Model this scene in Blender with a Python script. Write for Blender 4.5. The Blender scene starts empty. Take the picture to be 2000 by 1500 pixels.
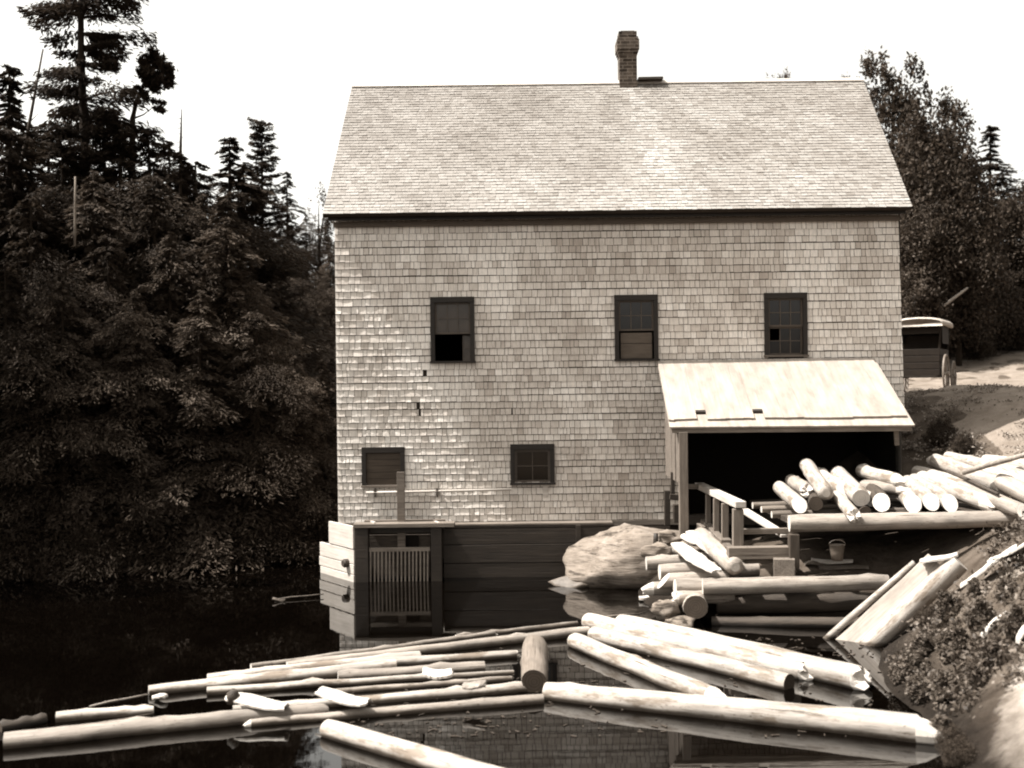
import bpy, math, random
import numpy as np
from mathutils import Vector, Matrix

random.seed(7)
rng = np.random.default_rng(11)
sc = bpy.context.scene
COL = sc.collection

# ------------------------------------------------------------------ camera model
F, HC, RHO = 2200.0, 3.7, math.radians(0.70)
CR, SR = math.cos(RHO), math.sin(RHO)

def lev(px, py):
    u, v = px - 1000.0, py - 750.0
    return u * CR - v * SR, u * SR + v * CR

def P(px, py, D):
    """point of the place seen at (px, py) of the 2000x1500 photo and D metres in front"""
    u, v = lev(px, py)
    return Vector((u * D / F, D, HC - v * D / F))

def PZ(px, py, z):
    u, v = lev(px, py)
    return P(px, py, F * (HC - z) / v)

def to_px(p):
    u, v = p[0] * F / p[1], (HC - p[2]) * F / p[1]
    return u * CR + v * SR + 1000, -u * SR + v * CR + 750

# ------------------------------------------------------------------ sepia tones
def S(l, a=1.0):
    pts = [(0.0, 0.66, 0.43), (0.03, 0.735, 0.53), (0.1, 0.81, 0.655), (0.3, 0.875, 0.76), (0.55, 0.93, 0.855), (1.0, 0.97, 0.93)]
    for (l0, g0, b0), (l1, g1, b1) in zip(pts, pts[1:]):
        if l <= l1:
            t = (l - l0) / (l1 - l0)
            g, b = g0 + (g1 - g0) * t, b0 + (b1 - b0) * t
            break
    else:
        g, b = 0.96, 0.9
    k = l / (0.2126 + 0.7152 * g + 0.0722 * b)
    return (k, k * g, k * b, a)

class NT:
    def __init__(self, name):
        self.m = bpy.data.materials.new(name)
        self.m.use_nodes = True
        self.t = self.m.node_tree
        self.n = self.t.nodes
        self.b = self.n['Principled BSDF']
    def add(self, kind, **kw):
        nd = self.n.new(kind)
        for k, v in kw.items():
            if k in nd.inputs.keys():
                nd.inputs[k].default_value = v
            else:
                setattr(nd, k, v)
        return nd
    def link(self, a, b):
        self.t.links.new(a, b)
    def coords(self, scale=(1, 1, 1), kind='Object'):
        tc = self.add('ShaderNodeTexCoord')
        mp = self.add('ShaderNodeMapping')
        mp.inputs['Scale'].default_value = scale
        self.link(tc.outputs[kind], mp.inputs['Vector'])
        return mp.outputs['Vector']
    def noise(self, vec, scale=5, detail=6, rough=0.6):
        nd = self.add('ShaderNodeTexNoise')
        nd.inputs['Scale'].default_value = scale
        nd.inputs['Detail'].default_value = detail
        nd.inputs['Roughness'].default_value = rough
        if vec is not None:
            self.link(vec, nd.inputs['Vector'])
        return nd.outputs['Fac']
    def ramp(self, fac, stops):
        r = self.add('ShaderNodeValToRGB')
        e = r.color_ramp.elements
        e[0].position, e[0].color = stops[0]
        e[1].position, e[1].color = stops[-1]
        for p, c in stops[1:-1]:
            x = e.new(p); x.color = c
        self.link(fac, r.inputs['Fac'])
        return r.outputs['Color']
    def mul(self, a, b, fac=1.0, mode='MULTIPLY'):
        mx = self.add('ShaderNodeMix', data_type='RGBA', blend_type=mode)
        mx.inputs['Factor'].default_value = fac
        self.link(a, mx.inputs['A'])
        if isinstance(b, tuple):
            mx.inputs['B'].default_value = b
        else:
            self.link(b, mx.inputs['B'])
        return mx.outputs['Result']
    def attr(self, name='tone'):
        a = self.add('ShaderNodeAttribute', attribute_name=name)
        return a.outputs['Color']
    def bump(self, fac, strength=0.3, dist=0.02):
        b = self.add('ShaderNodeBump')
        b.inputs['Strength'].default_value = strength
        b.inputs['Distance'].default_value = dist
        self.link(fac, b.inputs['Height'])
        self.link(b.outputs['Normal'], self.b.inputs['Normal'])
    def base(self, c):
        if isinstance(c, tuple):
            self.b.inputs['Base Color'].default_value = c
        else:
            self.link(c, self.b.inputs['Base Color'])
    def rough(self, r, spec=0.3):
        self.b.inputs['Roughness'].default_value = r
        self.b.inputs['Specular IOR Level'].default_value = spec

M = {}

def wood(name, lo, hi, stretch=(1.2, 18, 18), rough=0.8, spec=0.25, bump=0.35, blotch=0.35, vary=0.25):
    """weathered timber; local X runs with the grain"""
    t = NT(name)
    v = t.coords(stretch)
    grain = t.noise(v, 2.0, 8, 0.65)
    col = t.ramp(grain, [(0.28, S(lo)), (0.52, S((lo + hi) / 2)), (0.72, S(hi))])
    big = t.noise(t.coords((1.5, 4, 4)), 1.3, 4, 0.6)
    g = t.ramp(big, [(0.3, (1 - blotch,) * 3 + (1,)), (0.62, (1, 1, 1, 1))])
    col = t.mul(col, g)
    if name in ('peeled_log', 'grey_log', 'bark_slab'):
        sp1 = t.noise(t.coords((2.2, 7, 7)), 2.4, 7, .75)
        col = t.mul(col, t.ramp(sp1, [(.58, (1, 1, 1, 1)), (.68, (.5, .46, .42, 1))]))
        if name == 'peeled_log':
            bp = t.noise(t.coords((.7, 2.6, 2.6)), 1.5, 5, .7)
            col = t.mul(col, t.ramp(bp, [(.56, (1, 1, 1, 1)), (.64, (.55, .5, .45, 1))]))
        sp2 = t.noise(t.coords((5, 9, 9)), 5, 3, .5)
        col = t.mul(col, t.ramp(sp2, [(.66, (1, 1, 1, 1)), (.72, (.4, .36, .32, 1))]))
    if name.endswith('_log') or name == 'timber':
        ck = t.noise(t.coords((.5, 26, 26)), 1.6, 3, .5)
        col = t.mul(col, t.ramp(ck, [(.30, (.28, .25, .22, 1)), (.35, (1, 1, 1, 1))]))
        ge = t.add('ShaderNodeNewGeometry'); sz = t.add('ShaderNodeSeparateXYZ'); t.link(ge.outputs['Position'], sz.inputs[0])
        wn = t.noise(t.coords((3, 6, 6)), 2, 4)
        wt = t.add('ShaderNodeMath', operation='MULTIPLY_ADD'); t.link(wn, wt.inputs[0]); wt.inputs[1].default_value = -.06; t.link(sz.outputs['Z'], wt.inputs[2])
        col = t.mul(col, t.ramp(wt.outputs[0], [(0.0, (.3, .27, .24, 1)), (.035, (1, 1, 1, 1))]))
    oi = t.add('ShaderNodeObjectInfo')
    rr = t.ramp(oi.outputs['Random'], [(0, (1 - vary,) * 3 + (1,)), (1, (1, 1, 1, 1))])
    col = t.mul(col, rr)
    t.base(col)
    t.bump(grain, bump, 0.015)
    t.rough(rough, spec)
    M[name] = t.m
    return t.m

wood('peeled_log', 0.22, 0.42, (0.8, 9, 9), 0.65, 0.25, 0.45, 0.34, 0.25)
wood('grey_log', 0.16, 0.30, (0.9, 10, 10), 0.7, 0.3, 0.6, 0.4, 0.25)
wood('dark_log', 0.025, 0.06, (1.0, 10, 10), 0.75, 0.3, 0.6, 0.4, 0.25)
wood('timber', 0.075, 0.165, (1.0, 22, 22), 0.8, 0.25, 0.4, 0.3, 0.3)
wood('pale_board', 0.30, 0.45, (0.8, 14, 14), 0.75, 0.25, 0.25, 0.16, 0.12)
wood('wet_board', 0.014, 0.030, (0.6, 12, 12), 0.6, 0.3, 0.4, 0.3, 0.2)
wood('rack_wood', 0.12, 0.19, (1, 10, 10), 0.8, 0.2, 0.2, 0.3, 0.1)
wood('trim', 0.007, 0.013, (1, 12, 12), 0.65, 0.3, 0.2, 0.2, 0.1)
wood('shutter', 0.035, 0.055, (0.7, 14, 14), 0.8, 0.2, 0.3, 0.3, 0.05)
wood('skid_board', 0.17, 0.34, (0.7, 12, 12), .75, .2, .4, .35, .05)
wood('frieze', 0.045, 0.075, (1, 10, 10), .8, .2, .2, .2, .05)
wood('roof_board', 0.20, 0.29, (0.5, 6, 6), 0.8, 0.15, 0.3, 0.30, 0.03)
wood('bark_slab', 0.34, 0.52, (1.0, 10, 10), 0.7, 0.25, 0.3, 0.2, 0.15)

def cut_end(name, lo, hi):
    t = NT(name)
    tc = t.add('ShaderNodeTexCoord')
    wv = t.add('ShaderNodeTexWave', wave_type='RINGS', rings_direction='X')
    wv.inputs['Scale'].default_value = 9
    wv.inputs['Distortion'].default_value = 3
    wv.inputs['Detail'].default_value = 3
    t.link(tc.outputs['Object'], wv.inputs['Vector'])
    n = t.noise(tc.outputs['Object'], 7, 5)
    c = t.mul(t.ramp(wv.outputs['Fac'], [(0.0, S(lo * 1.25)), (1.0, S(hi))]), t.ramp(n, [(0.3, (.75, .75, .75, 1)), (.6, (1, 1, 1, 1))]))
    t.base(c); t.rough(0.85, 0.2)
    M[name] = t.m
cut_end('cut_end', 0.3, 0.44)
cut_end('dark_end', 0.02, 0.04)  # dark copy of the cut face, painting shade on ends turned from the sun

def shingle(name, lo, hi):
    t = NT(name)
    a = t.attr('tone')
    fine = t.noise(t.coords((26, 26, 3)), 1.6, 6, 0.7)
    col = t.mul(a, t.ramp(fine, [(0.3, (.72, .72, .72, 1)), (.65, (1.08, 1.08, 1.08, 1))]))
    t.base(col); t.bump(fine, 0.35, 0.008); t.rough(0.72, 0.3)
    M[name] = t.m
shingle('wall_shingle', 0.3, 0.5)
shingle('roof_shingle', 0.2, 0.35)

def simple(name, lo, hi, scale=6, rough=0.9, spec=0.2, bump=0.3, dist=0.03, detail=7):
    t = NT(name)
    n = t.noise(t.coords(), scale, detail, 0.65)
    t.base(t.ramp(n, [(0.3, S(lo)), (0.7, S(hi))]))
    t.bump(n, bump, dist); t.rough(rough, spec)
    M[name] = t.m
    return t.m
t = NT('soil')
n1 = t.noise(t.coords(), 2.2, 8, .65); n2 = t.noise(t.coords(), 3.6, 9, .72); n3 = t.noise(t.coords(), 5.5, 6, .6)
sd = t.add('ShaderNodeSeparateColor'); t.link(t.attr('tone'), sd.inputs[0])
ma = t.add('ShaderNodeMath', operation='MULTIPLY_ADD'); t.link(n3, ma.inputs[0]); ma.inputs[1].default_value = .9; ma.inputs[2].default_value = -.45
mb_ = t.add('ShaderNodeMath', operation='ADD'); t.link(ma.outputs[0], mb_.inputs[0]); t.link(sd.outputs[0], mb_.inputs[1])
mk = t.ramp(mb_.outputs[0], [(0.42, (0, 0, 0, 1)), (0.6, (1, 1, 1, 1))])
mix = t.add('ShaderNodeMix', data_type='RGBA'); t.link(mk, mix.inputs['Factor'])
t.link(t.ramp(n1, [(.3, S(.03)), (.7, S(.085))]), mix.inputs['A']); t.link(t.ramp(n2, [(.3, S(.12)), (.5, S(.22)), (.7, S(.31))]), mix.inputs['B'])
ge = t.add('ShaderNodeNewGeometry'); sz = t.add('ShaderNodeSeparateXYZ'); t.link(ge.outputs['Position'], sz.inputs[0])
wt = t.add('ShaderNodeMath', operation='MULTIPLY_ADD'); t.link(n3, wt.inputs[0]); wt.inputs[1].default_value = -.35; t.link(sz.outputs['Z'], wt.inputs[2])
t.base(t.mul(mix.outputs['Result'], t.ramp(wt.outputs[0], [(0.0, (.18, .17, .16, 1)), (.42, (1, 1, 1, 1))]))); t.bump(n2, .9, .10); t.rough(.95, .1)
M['soil'] = t.m
simple('road_dirt', 0.085, 0.16, 1.6, 0.95, 0.1, 0.9, 0.12)
simple('clearing_soil', 0.2, 0.34, 1.0, 0.95, 0.1, 0.5, 0.05)
simple('sheathing', 0.012, 0.02, 6)
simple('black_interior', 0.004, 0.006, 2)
simple('iron', 0.03, 0.05, 20, 0.5, 0.4)
simple('canvas', 0.22, 0.32, 8, 0.8, 0.2, 0.2)
simple('carriage_paint', 0.008, 0.014, 8, 0.7, 0.15, 0.1)
simple('wheel_paint', 0.09, 0.15, 8, 0.6, 0.3, 0.1)
simple('pail_metal', 0.05, 0.09, 15, 0.5, 0.4, 0.1)

t = NT('stone')
v = t.coords((1, 1, 1.6))
n = t.noise(v, 3, 10, 0.68)
crack = t.noise(t.coords((0.9, 2, 8)), 1.8, 8, 0.65)
c = t.ramp(n, [(0.25, S(0.08)), (0.5, S(0.135)), (0.75, S(0.20))])
c = t.mul(c, t.ramp(crack, [(0.38, (.3, .29, .28, 1)), (0.44, (.8, .79, .78, 1)), (0.56, (1.12, 1.12, 1.12, 1))]))
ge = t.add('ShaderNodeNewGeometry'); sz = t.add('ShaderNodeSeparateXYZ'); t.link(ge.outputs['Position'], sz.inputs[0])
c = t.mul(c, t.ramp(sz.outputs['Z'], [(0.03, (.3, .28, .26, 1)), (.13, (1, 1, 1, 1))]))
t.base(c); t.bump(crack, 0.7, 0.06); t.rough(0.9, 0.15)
M['stone'] = t.m
simple('wet_stone', 0.04, 0.10, 5, 0.6, 0.3, 0.5)

t = NT('brick')
br = t.add('ShaderNodeTexBrick')
br.inputs['Color1'].default_value = S(0.022)
br.inputs['Color2'].default_value = S(0.075)
br.inputs['Mortar'].default_value = S(0.13)
br.inputs['Scale'].default_value = 1.0
br.inputs['Brick Width'].default_value = 0.21
br.inputs['Row Height'].default_value = 0.075
br.inputs['Mortar Size'].default_value = 0.008
tc = t.add('ShaderNodeTexCoord'); sx = t.add('ShaderNodeSeparateXYZ'); cx = t.add('ShaderNodeCombineXYZ'); ad = t.add('ShaderNodeMath', operation='ADD')
t.link(tc.outputs['Object'], sx.inputs[0]); t.link(sx.outputs['X'], ad.inputs[0]); t.link(sx.outputs['Y'], ad.inputs[1])
t.link(ad.outputs[0], cx.inputs['X']); t.link(sx.outputs['Z'], cx.inputs['Y']); t.link(cx.outputs[0], br.inputs['Vector'])
t.base(t.mul(br.outputs['Color'], t.ramp(t.noise(tc.outputs['Object'], 6, 5), [(.3, (.55, .55, .55, 1)), (.7, (1.3, 1.3, 1.3, 1))])))
t.rough(0.9, 0.15)
M['brick'] = t.m

def glass(name, l, rough=0.08):
    t = NT(name)
    n = t.noise(t.coords(), 4, 4)
    t.base(t.ramp(n, [(0.3, S(l * .6)), (0.7, S(l * 1.2))])); t.rough(rough, 0.5)
    M[name] = t.m
glass('pane_dark', 0.006)
glass('pane_reflect', 0.028, 0.25)  # paler pane tone paints in the reflection on the glass

def leaf(name, lo, hi, spec=0.3, rough=0.55, trans=0.15):
    t = NT(name)
    a = t.attr('tone')
    r = t.add('ShaderNodeSeparateColor'); t.link(a, r.inputs[0])
    col = t.ramp(r.outputs[0], [(0.0, S(lo)), (0.6, S((lo + hi) / 2)), (1.0, S(hi))])
    t.base(col); t.rough(rough, spec)
    tr = t.add('ShaderNodeBsdfTranslucent'); t.link(col, tr.inputs['Color'])
    mx = t.add('ShaderNodeMixShader'); mx.inputs[0].default_value = trans
    t.link(t.b.outputs[0], mx.inputs[1]); t.link(tr.outputs[0], mx.inputs[2])
    t.link(mx.outputs[0], t.n['Material Output'].inputs['Surface'])
    M[name] = t.m
leaf('needles', 0.010, 0.036, .08, .8, .3)
leaf('needles_light', 0.018, 0.085, .08, .8, .3)
leaf('leaves_dark', 0.010, 0.070, .12, .7, .3)
leaf('leaves', 0.02, 0.15, 0.2, 0.6, 0.25)
leaf('dry_grass', 0.06, 0.30, 0.2, 0.7, 0.2)
simple('bark', 0.008, 0.02, 8, 0.9, 0.1, 0.6)
simple('dead_wood', 0.015, 0.03, 8)
simple('pale_stem', 0.09, 0.15, 8)

t = NT('pond_water')
t.base(S(0.0006)); t.rough(0.02, 0.5)
t.b.inputs['IOR'].default_value = 1.45
w1 = t.noise(t.coords((0.55, 2.6, 1)), 2.2, 3, 0.5)
w2 = t.noise(t.coords((0.25, 0.8, 1)), 0.7, 2, 0.5)
ad = t.add('ShaderNodeMath', operation='MULTIPLY_ADD'); t.link(w2, ad.inputs[0]); ad.inputs[1].default_value = 1.2; t.link(w1, ad.inputs[2])
t.bump(ad.outputs[0], 0.05, 0.008)
M['pond_water'] = t.m

# ------------------------------------------------------------------ mesh collector
class MB:
    def __init__(self):
        self.v, self.f, self.mi, self.tone = [], [], [], []
        self.cur = 0
    def add(self, verts, faces, tone=1.0, mi=None):
        o = len(self.v)
        self.v += [tuple(p) for p in verts]
        self.tone += [tone] * len(verts)
        for f in faces:
            self.f.append(tuple(i + o for i in f))
            self.mi.append(self.cur if mi is None else mi)
    def box(self, c, s, rot=None, tone=1.0):
        pts = []
        for z in (-.5, .5):
            for x, y in ((-.5, -.5), (.5, -.5), (.5, .5), (-.5, .5)):
                p = Vector((x * s[0], y * s[1], z * s[2]))
                if rot is not None:
                    p = rot @ p
                pts.append(p + Vector(c))
        self.add(pts, [(3, 2, 1, 0), (4, 5, 6, 7), (0, 1, 5, 4), (1, 2, 6, 5), (2, 3, 7, 6), (3, 0, 4, 7)], tone)
    def beam(self, p0, p1, w, h, up=(0, 0, 1)):
        p0, p1 = Vector(p0), Vector(p1)
        d = p1 - p0
        self.box((p0 + p1) / 2, (d.length, w, h), frame(d, up))
    def tube(self, pts, rad, n=8, cap=True):
        pts = [Vector(p) for p in pts]
        rings = []
        for i, p in enumerate(pts):
            d = (pts[min(i + 1, len(pts) - 1)] - pts[max(i - 1, 0)])
            R = frame(d, (0.13, 0.21, 0.97))
            r = rad[i] if hasattr(rad, '__len__') else rad
            rings.append([p + R @ Vector((0, math.cos(2 * math.pi * k / n) * r, math.sin(2 * math.pi * k / n) * r)) for k in range(n)])
        fs = []
        for i in range(len(rings) - 1):
            for k in range(n):
                fs.append((i * n + k, i * n + (k + 1) % n, (i + 1) * n + (k + 1) % n, (i + 1) * n + k))
        if cap:
            fs.append(tuple(range(n))[::-1]); fs.append(tuple((len(rings) - 1) * n + k for k in range(n)))
        self.add([q for r in rings for q in r], fs)
    def build(self, name, mats, parent=None, mat=None, smooth=False, bevel=0, tone=False):
        """mesh given in world space; kept relative to its thing's origin, or to its own frame (mat)"""
        inv = None
        base = Matrix.Identity(4)
        if mat is not None:
            base = mat
        elif parent is None:
            a = np.array(self.v)
            base = Matrix.Translation(Vector(((a[:, 0].min() + a[:, 0].max()) / 2, (a[:, 1].min() + a[:, 1].max()) / 2, a[:, 2].min())))
        else:
            base = root_matrix(parent)
        inv = base.inverted()
        me = bpy.data.meshes.new(name)
        me.from_pydata([inv @ Vector(p) for p in self.v], [], self.f)
        if not isinstance(mats, (list, tuple)):
            mats = [mats]
        for m in mats:
            me.materials.append(M[m])
        if len(mats) > 1:
            me.polygons.foreach_set('material_index', self.mi)
        if tone:
            at = me.attributes.new('tone', 'FLOAT_COLOR', 'POINT')
            at.data.foreach_set('color', np.array([S(x, 1.0) if tone is True else [c / tone for c in S(x * tone)[:3]] + [1.0] for x in self.tone], dtype=np.float32).ravel())
        if smooth:
            me.polygons.foreach_set('use_smooth', [True] * len(me.polygons))
        me.update()
        o = bpy.data.objects.new(name, me)
        COL.objects.link(o)
        if parent is not None:
            o.parent = parent
            if mat is not None:
                o.matrix_local = root_matrix(parent).inverted() @ base
        else:
            o.matrix_world = base
        if bevel:
            b = o.modifiers.new('bevel', 'BEVEL'); b.width = bevel; b.segments = 2; b.limit_method = 'ANGLE'
        return o

def root_matrix(o):
    m = o.matrix_basis.copy()
    while o.parent is not None:
        o = o.parent
        m = o.matrix_basis @ m
    return m

def frame(d, up=(0, 0, 1)):
    x = Vector(d).normalized()
    up = Vector(up)
    y = up.cross(x)
    if y.length < 1e-4:
        y = Vector((0, 1, 0)).cross(x)
    y.normalize()
    z = x.cross(y)
    return Matrix((x, y, z)).transposed()

def tag(o, label=None, cat=None, group=None, kind=None):
    if label: o['label'] = label
    if cat:
        o['category'] = cat
        if not kind: o['kind'] = 'thing'
    if group: o['group'] = group
    if kind: o['kind'] = kind
    return o

def thing(name, loc, label, cat, group=None, rotz=0):
    o = bpy.data.objects.new(name, None)
    o.empty_display_size = 0.2
    COL.objects.link(o)
    o.location = loc; o.rotation_euler = (0, 0, rotz)
    return tag(o, label, cat, group)

# ------------------------------------------------------------------ the ground
CP = [  # pond bed
 (-6,6,-1.2),(0,7,-1.2),(3,8,-.9),(-6,12,-1.3),(0,12,-1.3),(3,12,-.9),(-8,17,-1.2),(0,17,-1.2),(3.6,15,-.7),(1,20,-.9),(-3,20,-1.2),(-7,20,-.9),(4.2,16.4,-.45),(2.2,17.6,-.5),
 # far left bank
 (-4.3,24.3,0),(-8,22.6,0),(-12,21.4,0),(-18,18,0),(-24,12,0),(-6,28,1.8),(-10,26,2.0),(-15,25,2.8),(-20,22,3.6),(-10,32,4.2),(-18,32,6),(-4,34,2.6),(-25,28,7),(-15,45,8),(-30,40,10),(-3,46,4),(5,50,5),(0,70,8),(-30,70,13),
 # under and around the mill
 (-3,22.6,-.8),(0,22.6,-.6),(2,21.8,-.3),(0,25,.2),(5,25,.7),(0,28,1.5),(5,28.5,2.3),
 (3.0,18.3,.45),(3,20,.6),(5,18.6,.75),(5,20.5,.85),(7,18.6,1.1),(7,21,1.3),(8.3,19.2,1.6),(9.5,22,2.8),(8.8,25,3.0),(11.4,28.2,3.42),(10,20,2.3),
 (12,30,3.1),(12.2,33,3.25),(13.8,32,3.25),(15.5,36,3.67),(18,42,4.6),(14,28,2.95),(13,37,3.6),(18,28,3.3),(13,20,2.9),(15,44,4.5),(22,44,5.2),(24,52,6.8),(28,60,8.3),(24,62,8.6),(12,46,4.5),(20,72,9),(45,60,11),(34,50,8),
 # near right bank
 (4.2,11,0),(4.45,12.5,0),(4.7,14.5,0),(5.3,15.9,0),(5.75,17,.25),(5,10,.75),(6.5,10,1.5),(5.6,12.5,.85),(6,14,1.15),(7,14.5,1.7),(6.7,16,1.2),(8,16,1.8),(9,12,2.4),(12,14,2.9),(6,7,1.5),(4,7,.5),(10,6,3),(15,10,3.3),
 # under the photographer
 (0,-1,1.9),(0,3,.7),(0,4.8,-.3),(-6,3,.5),(-14,2,1.5),(0,-15,2.6),(-25,-15,4),(25,-15,5),(30,20,5),(-40,15,9),(-15,8,-.4),(-11,5,-.6)]
cp = np.array(CP, float)
def _phi(r2):
    return np.where(r2 > 1e-9, 0.5 * r2 * np.log(np.maximum(r2, 1e-9)), 0.0)
_n = len(cp)
_d2 = ((cp[:, None, :2] - cp[None, :, :2]) ** 2).sum(-1)
_A = np.zeros((_n + 3, _n + 3))
_A[:_n, :_n] = _phi(_d2) + 0.15 * np.eye(_n)
_A[:_n, _n] = 1; _A[:_n, _n + 1:] = cp[:, :2]
_A[_n, :_n] = 1; _A[_n + 1:, :_n] = cp[:, :2].T
_W = np.linalg.solve(_A, np.concatenate([cp[:, 2], np.zeros(3)]))
def terrain(x, y):
    x = np.asarray(x, float); y = np.asarray(y, float)
    xc, yc = np.clip(x, -45, 50), np.clip(y, -20, 75)
    sh = xc.shape
    X, Y = xc.ravel(), yc.ravel()
    z = np.empty_like(X)
    for i in range(0, len(X), 20000):
        r2 = (X[i:i + 20000, None] - cp[None, :, 0]) ** 2 + (Y[i:i + 20000, None] - cp[None, :, 1]) ** 2
        z[i:i + 20000] = _phi(r2) @ _W[:_n] + _W[_n] + _W[_n + 1] * X[i:i + 20000] + _W[_n + 2] * Y[i:i + 20000]
    z = np.clip(z, -1.5, 14).reshape(sh)
    z = z + 0.05 * np.sin(2.1 * x + 1.3 * y) * np.sin(1.7 * y - .6 * x) + 0.03 * np.sin(5.3 * x + 2) * np.sin(4.1 * y + x) + 0.015 * np.sin(11 * x - 3 * y) * np.sin(9 * y + 2 * x)
    return z
def tz(x, y):
    return float(terrain(np.array([x]), np.array([y]))[0])

def sheet(name, xs, ys, mat, dz=0.0, mask=None, label=None):
    X, Y = np.meshgrid(xs, ys)
    Z = terrain(X, Y) + dz
    nx, ny = len(xs), len(ys)
    idx = np.arange(nx * ny).reshape(ny, nx)
    q = np.stack([idx[:-1, :-1], idx[:-1, 1:], idx[1:, 1:], idx[1:, :-1]], -1).reshape(-1, 4)
    if mask is not None:
        mk = mask(X, Y)
        Z = np.where(mk, Z, Z - 0.03 - dz)
        fm = mk[:-1, :-1] | mk[:-1, 1:] | mk[1:, 1:] | mk[1:, :-1]
        q = q[fm.ravel()]
    me = bpy.data.meshes.new(name)
    me.from_pydata(np.stack([X, Y, Z], -1).reshape(-1, 3).tolist(), [], q.tolist())
    me.materials.append(M[mat])
    me.polygons.foreach_set('use_smooth', [True] * len(me.polygons))
    o = bpy.data.objects.new(name, me)
    COL.objects.link(o)
    return tag(o, label, kind='structure')

gx = np.concatenate([[-600, -300, -150, -90, -60], np.arange(-45, -14, 1.0), np.arange(-14, 18, 0.25), np.arange(18, 50, 1.0), [60, 90, 150, 300, 600]])
gy = np.concatenate([[-300, -120, -60, -30], np.arange(-20, 4, 1.0), np.arange(4, 36, 0.25), np.arange(36, 76, 1.0), [90, 120, 200, 400, 800]])
gr = sheet('ground', gx, gy, 'soil')
_X, _Y = np.meshgrid(gx, gy)
_sd = np.clip((_X - 4.35 - .62 * np.clip(_Y - 10.4, 0, 9)) * 1.6 + .5, 0, 1) * np.clip((13.0 - _Y) * 1.4, 0, 1) * (_Y > 3) * np.clip((7.6 - _X) * .8, 0, 1)
_sd = np.maximum(_sd, .62 * np.clip(1.15 - np.hypot((_X - 6.7) / 1.5, (_Y - 14.3) / 1.3), 0, 1))
_at = gr.data.attributes.new('tone', 'FLOAT_COLOR', 'POINT')
_at.data.foreach_set('color', np.stack([_sd, _sd, _sd, np.ones_like(_sd)], -1).astype(np.float32).ravel())
def in_poly(poly):
    poly = [(float(a), float(b)) for a, b in poly]
    def f(X, Y):
        r = np.zeros(X.shape, bool)
        j = len(poly) - 1
        wob_x = X + 0.18 * np.sin(3.1 * Y + 1) + 0.1 * np.sin(7 * X + 2 * Y)
        wob_y = Y + 0.18 * np.sin(2.7 * X) + 0.1 * np.sin(8 * Y + X)
        for i in range(len(poly)):
            (xi, yi), (xj, yj) = poly[i], poly[j]
            c = ((yi > wob_y) != (yj > wob_y)) & (wob_x < (xj - xi) * (wob_y - yi) / (yj - yi + 1e-12) + xi)
            r ^= c; j = i
        return r
    return f
sheet('road', np.arange(8.5, 34, 0.25), np.arange(18.5, 48, 0.25), 'road_dirt', 0.02,
      in_poly([(9.1, 18.7), (8.9, 22.5), (9.6, 26), (11.4, 30), (12.2, 35), (14.5, 41), (22, 46), (33, 47), (33, 42), (23, 40), (19, 35), (17, 28), (15.5, 22), (14, 19)]))
sheet('clearing', np.arange(20, 46, 0.5), np.arange(52, 66, 0.5), 'clearing_soil', 0.03,
      in_poly([(22.6, 58.0), (24, 60), (28, 62.5), (44, 65), (44, 56), (30, 56.5)]))

mb = MB()
mb.add([(-60, 0, 0), (9, 0, 0), (9, 40, 0), (-60, 40, 0)], [(0, 1, 2, 3)])
tag(mb.build('water', 'pond_water', mat=Matrix.Identity(4)), kind='structure')

# ------------------------------------------------------------------ the mill
YW = 22.0
ZB = 1.02
def WX(px, py): return P(px, py, YW).x
def WZ(px, py): return P(px, py, YW).z
mill = thing('sawmill', (2.1, YW, ZB), 'large grey shingled sawmill with a steep roof standing at the edge of the pond', 'mill')

def xl(z): return -3.425
def xr(z): return 7.70 - 0.02 * (z - ZB)
ZT = 7.0
wins = {'W1': (841, 580, 927, 706), 'W2': (1200, 576, 1285, 702), 'W3': (1492, 572, 1576, 694), 'L1': (707, 873, 791, 948), 'L2': (997, 867, 1083, 943)}
def wrect(k):
    a, b, c, d = wins[k]
    return WX((a + c) / 2, (b + d) / 2) - (c - a) / 200, WZ((a + c) / 2, (b + d) / 2) - (d - b) / 200, WX((a + c) / 2, (b + d) / 2) + (c - a) / 200, WZ((a + c) / 2, (b + d) / 2) + (d - b) / 200
holes = [tuple(v + s for v, s in zip(wrect(k), (.07, -.005, -.07, -.07))) for k in wins]
SHED_IN = (3.25, 0.0, 7.9, 3.15)     # the open bay under the lean-to
holes.append(SHED_IN)

def noise2(x, z, s=1.0, o=0.0):
    return (math.sin(x * 1.9 * s + z * 1.1 * s + o) * math.sin(z * 2.3 * s - x * .7 * s + 2 * o) + .6 * math.sin(x * 4.7 * s + o * 3) * math.sin(z * 3.9 * s + x * s) + .4 * math.sin(x * 9.1 * s + z * 7 * s + o)) / 2

# sheathing behind the shingles, cut round every opening
xs_ = sorted({xl(0), xr(ZB)} | {h[0] for h in holes} | {h[2] for h in holes if h[2] < 7.6})
zs_ = sorted({0.3, ZB, ZT} | {h[1] for h in holes if h[1] > .3} | {h[3] for h in holes})
mb = MB()
for x0, x1 in zip(xs_, xs_[1:]):
    for z0, z1 in zip(zs_, zs_[1:]):
        cx_, cz_ = (x0 + x1) / 2, (z0 + z1) / 2
        if any(h[0] < cx_ < h[2] and h[1] < cz_ < h[3] for h in holes):
            continue
        if x1 > 7.6: x1 = 7.62
        mb.add([(x0, YW + .012, z0), (x1, YW + .012, z0), (x1, YW + .012, z1), (x0, YW + .012, z1)], [(0, 1, 2, 3)])
mb.build('sheathing', 'sheathing', mill)

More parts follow.
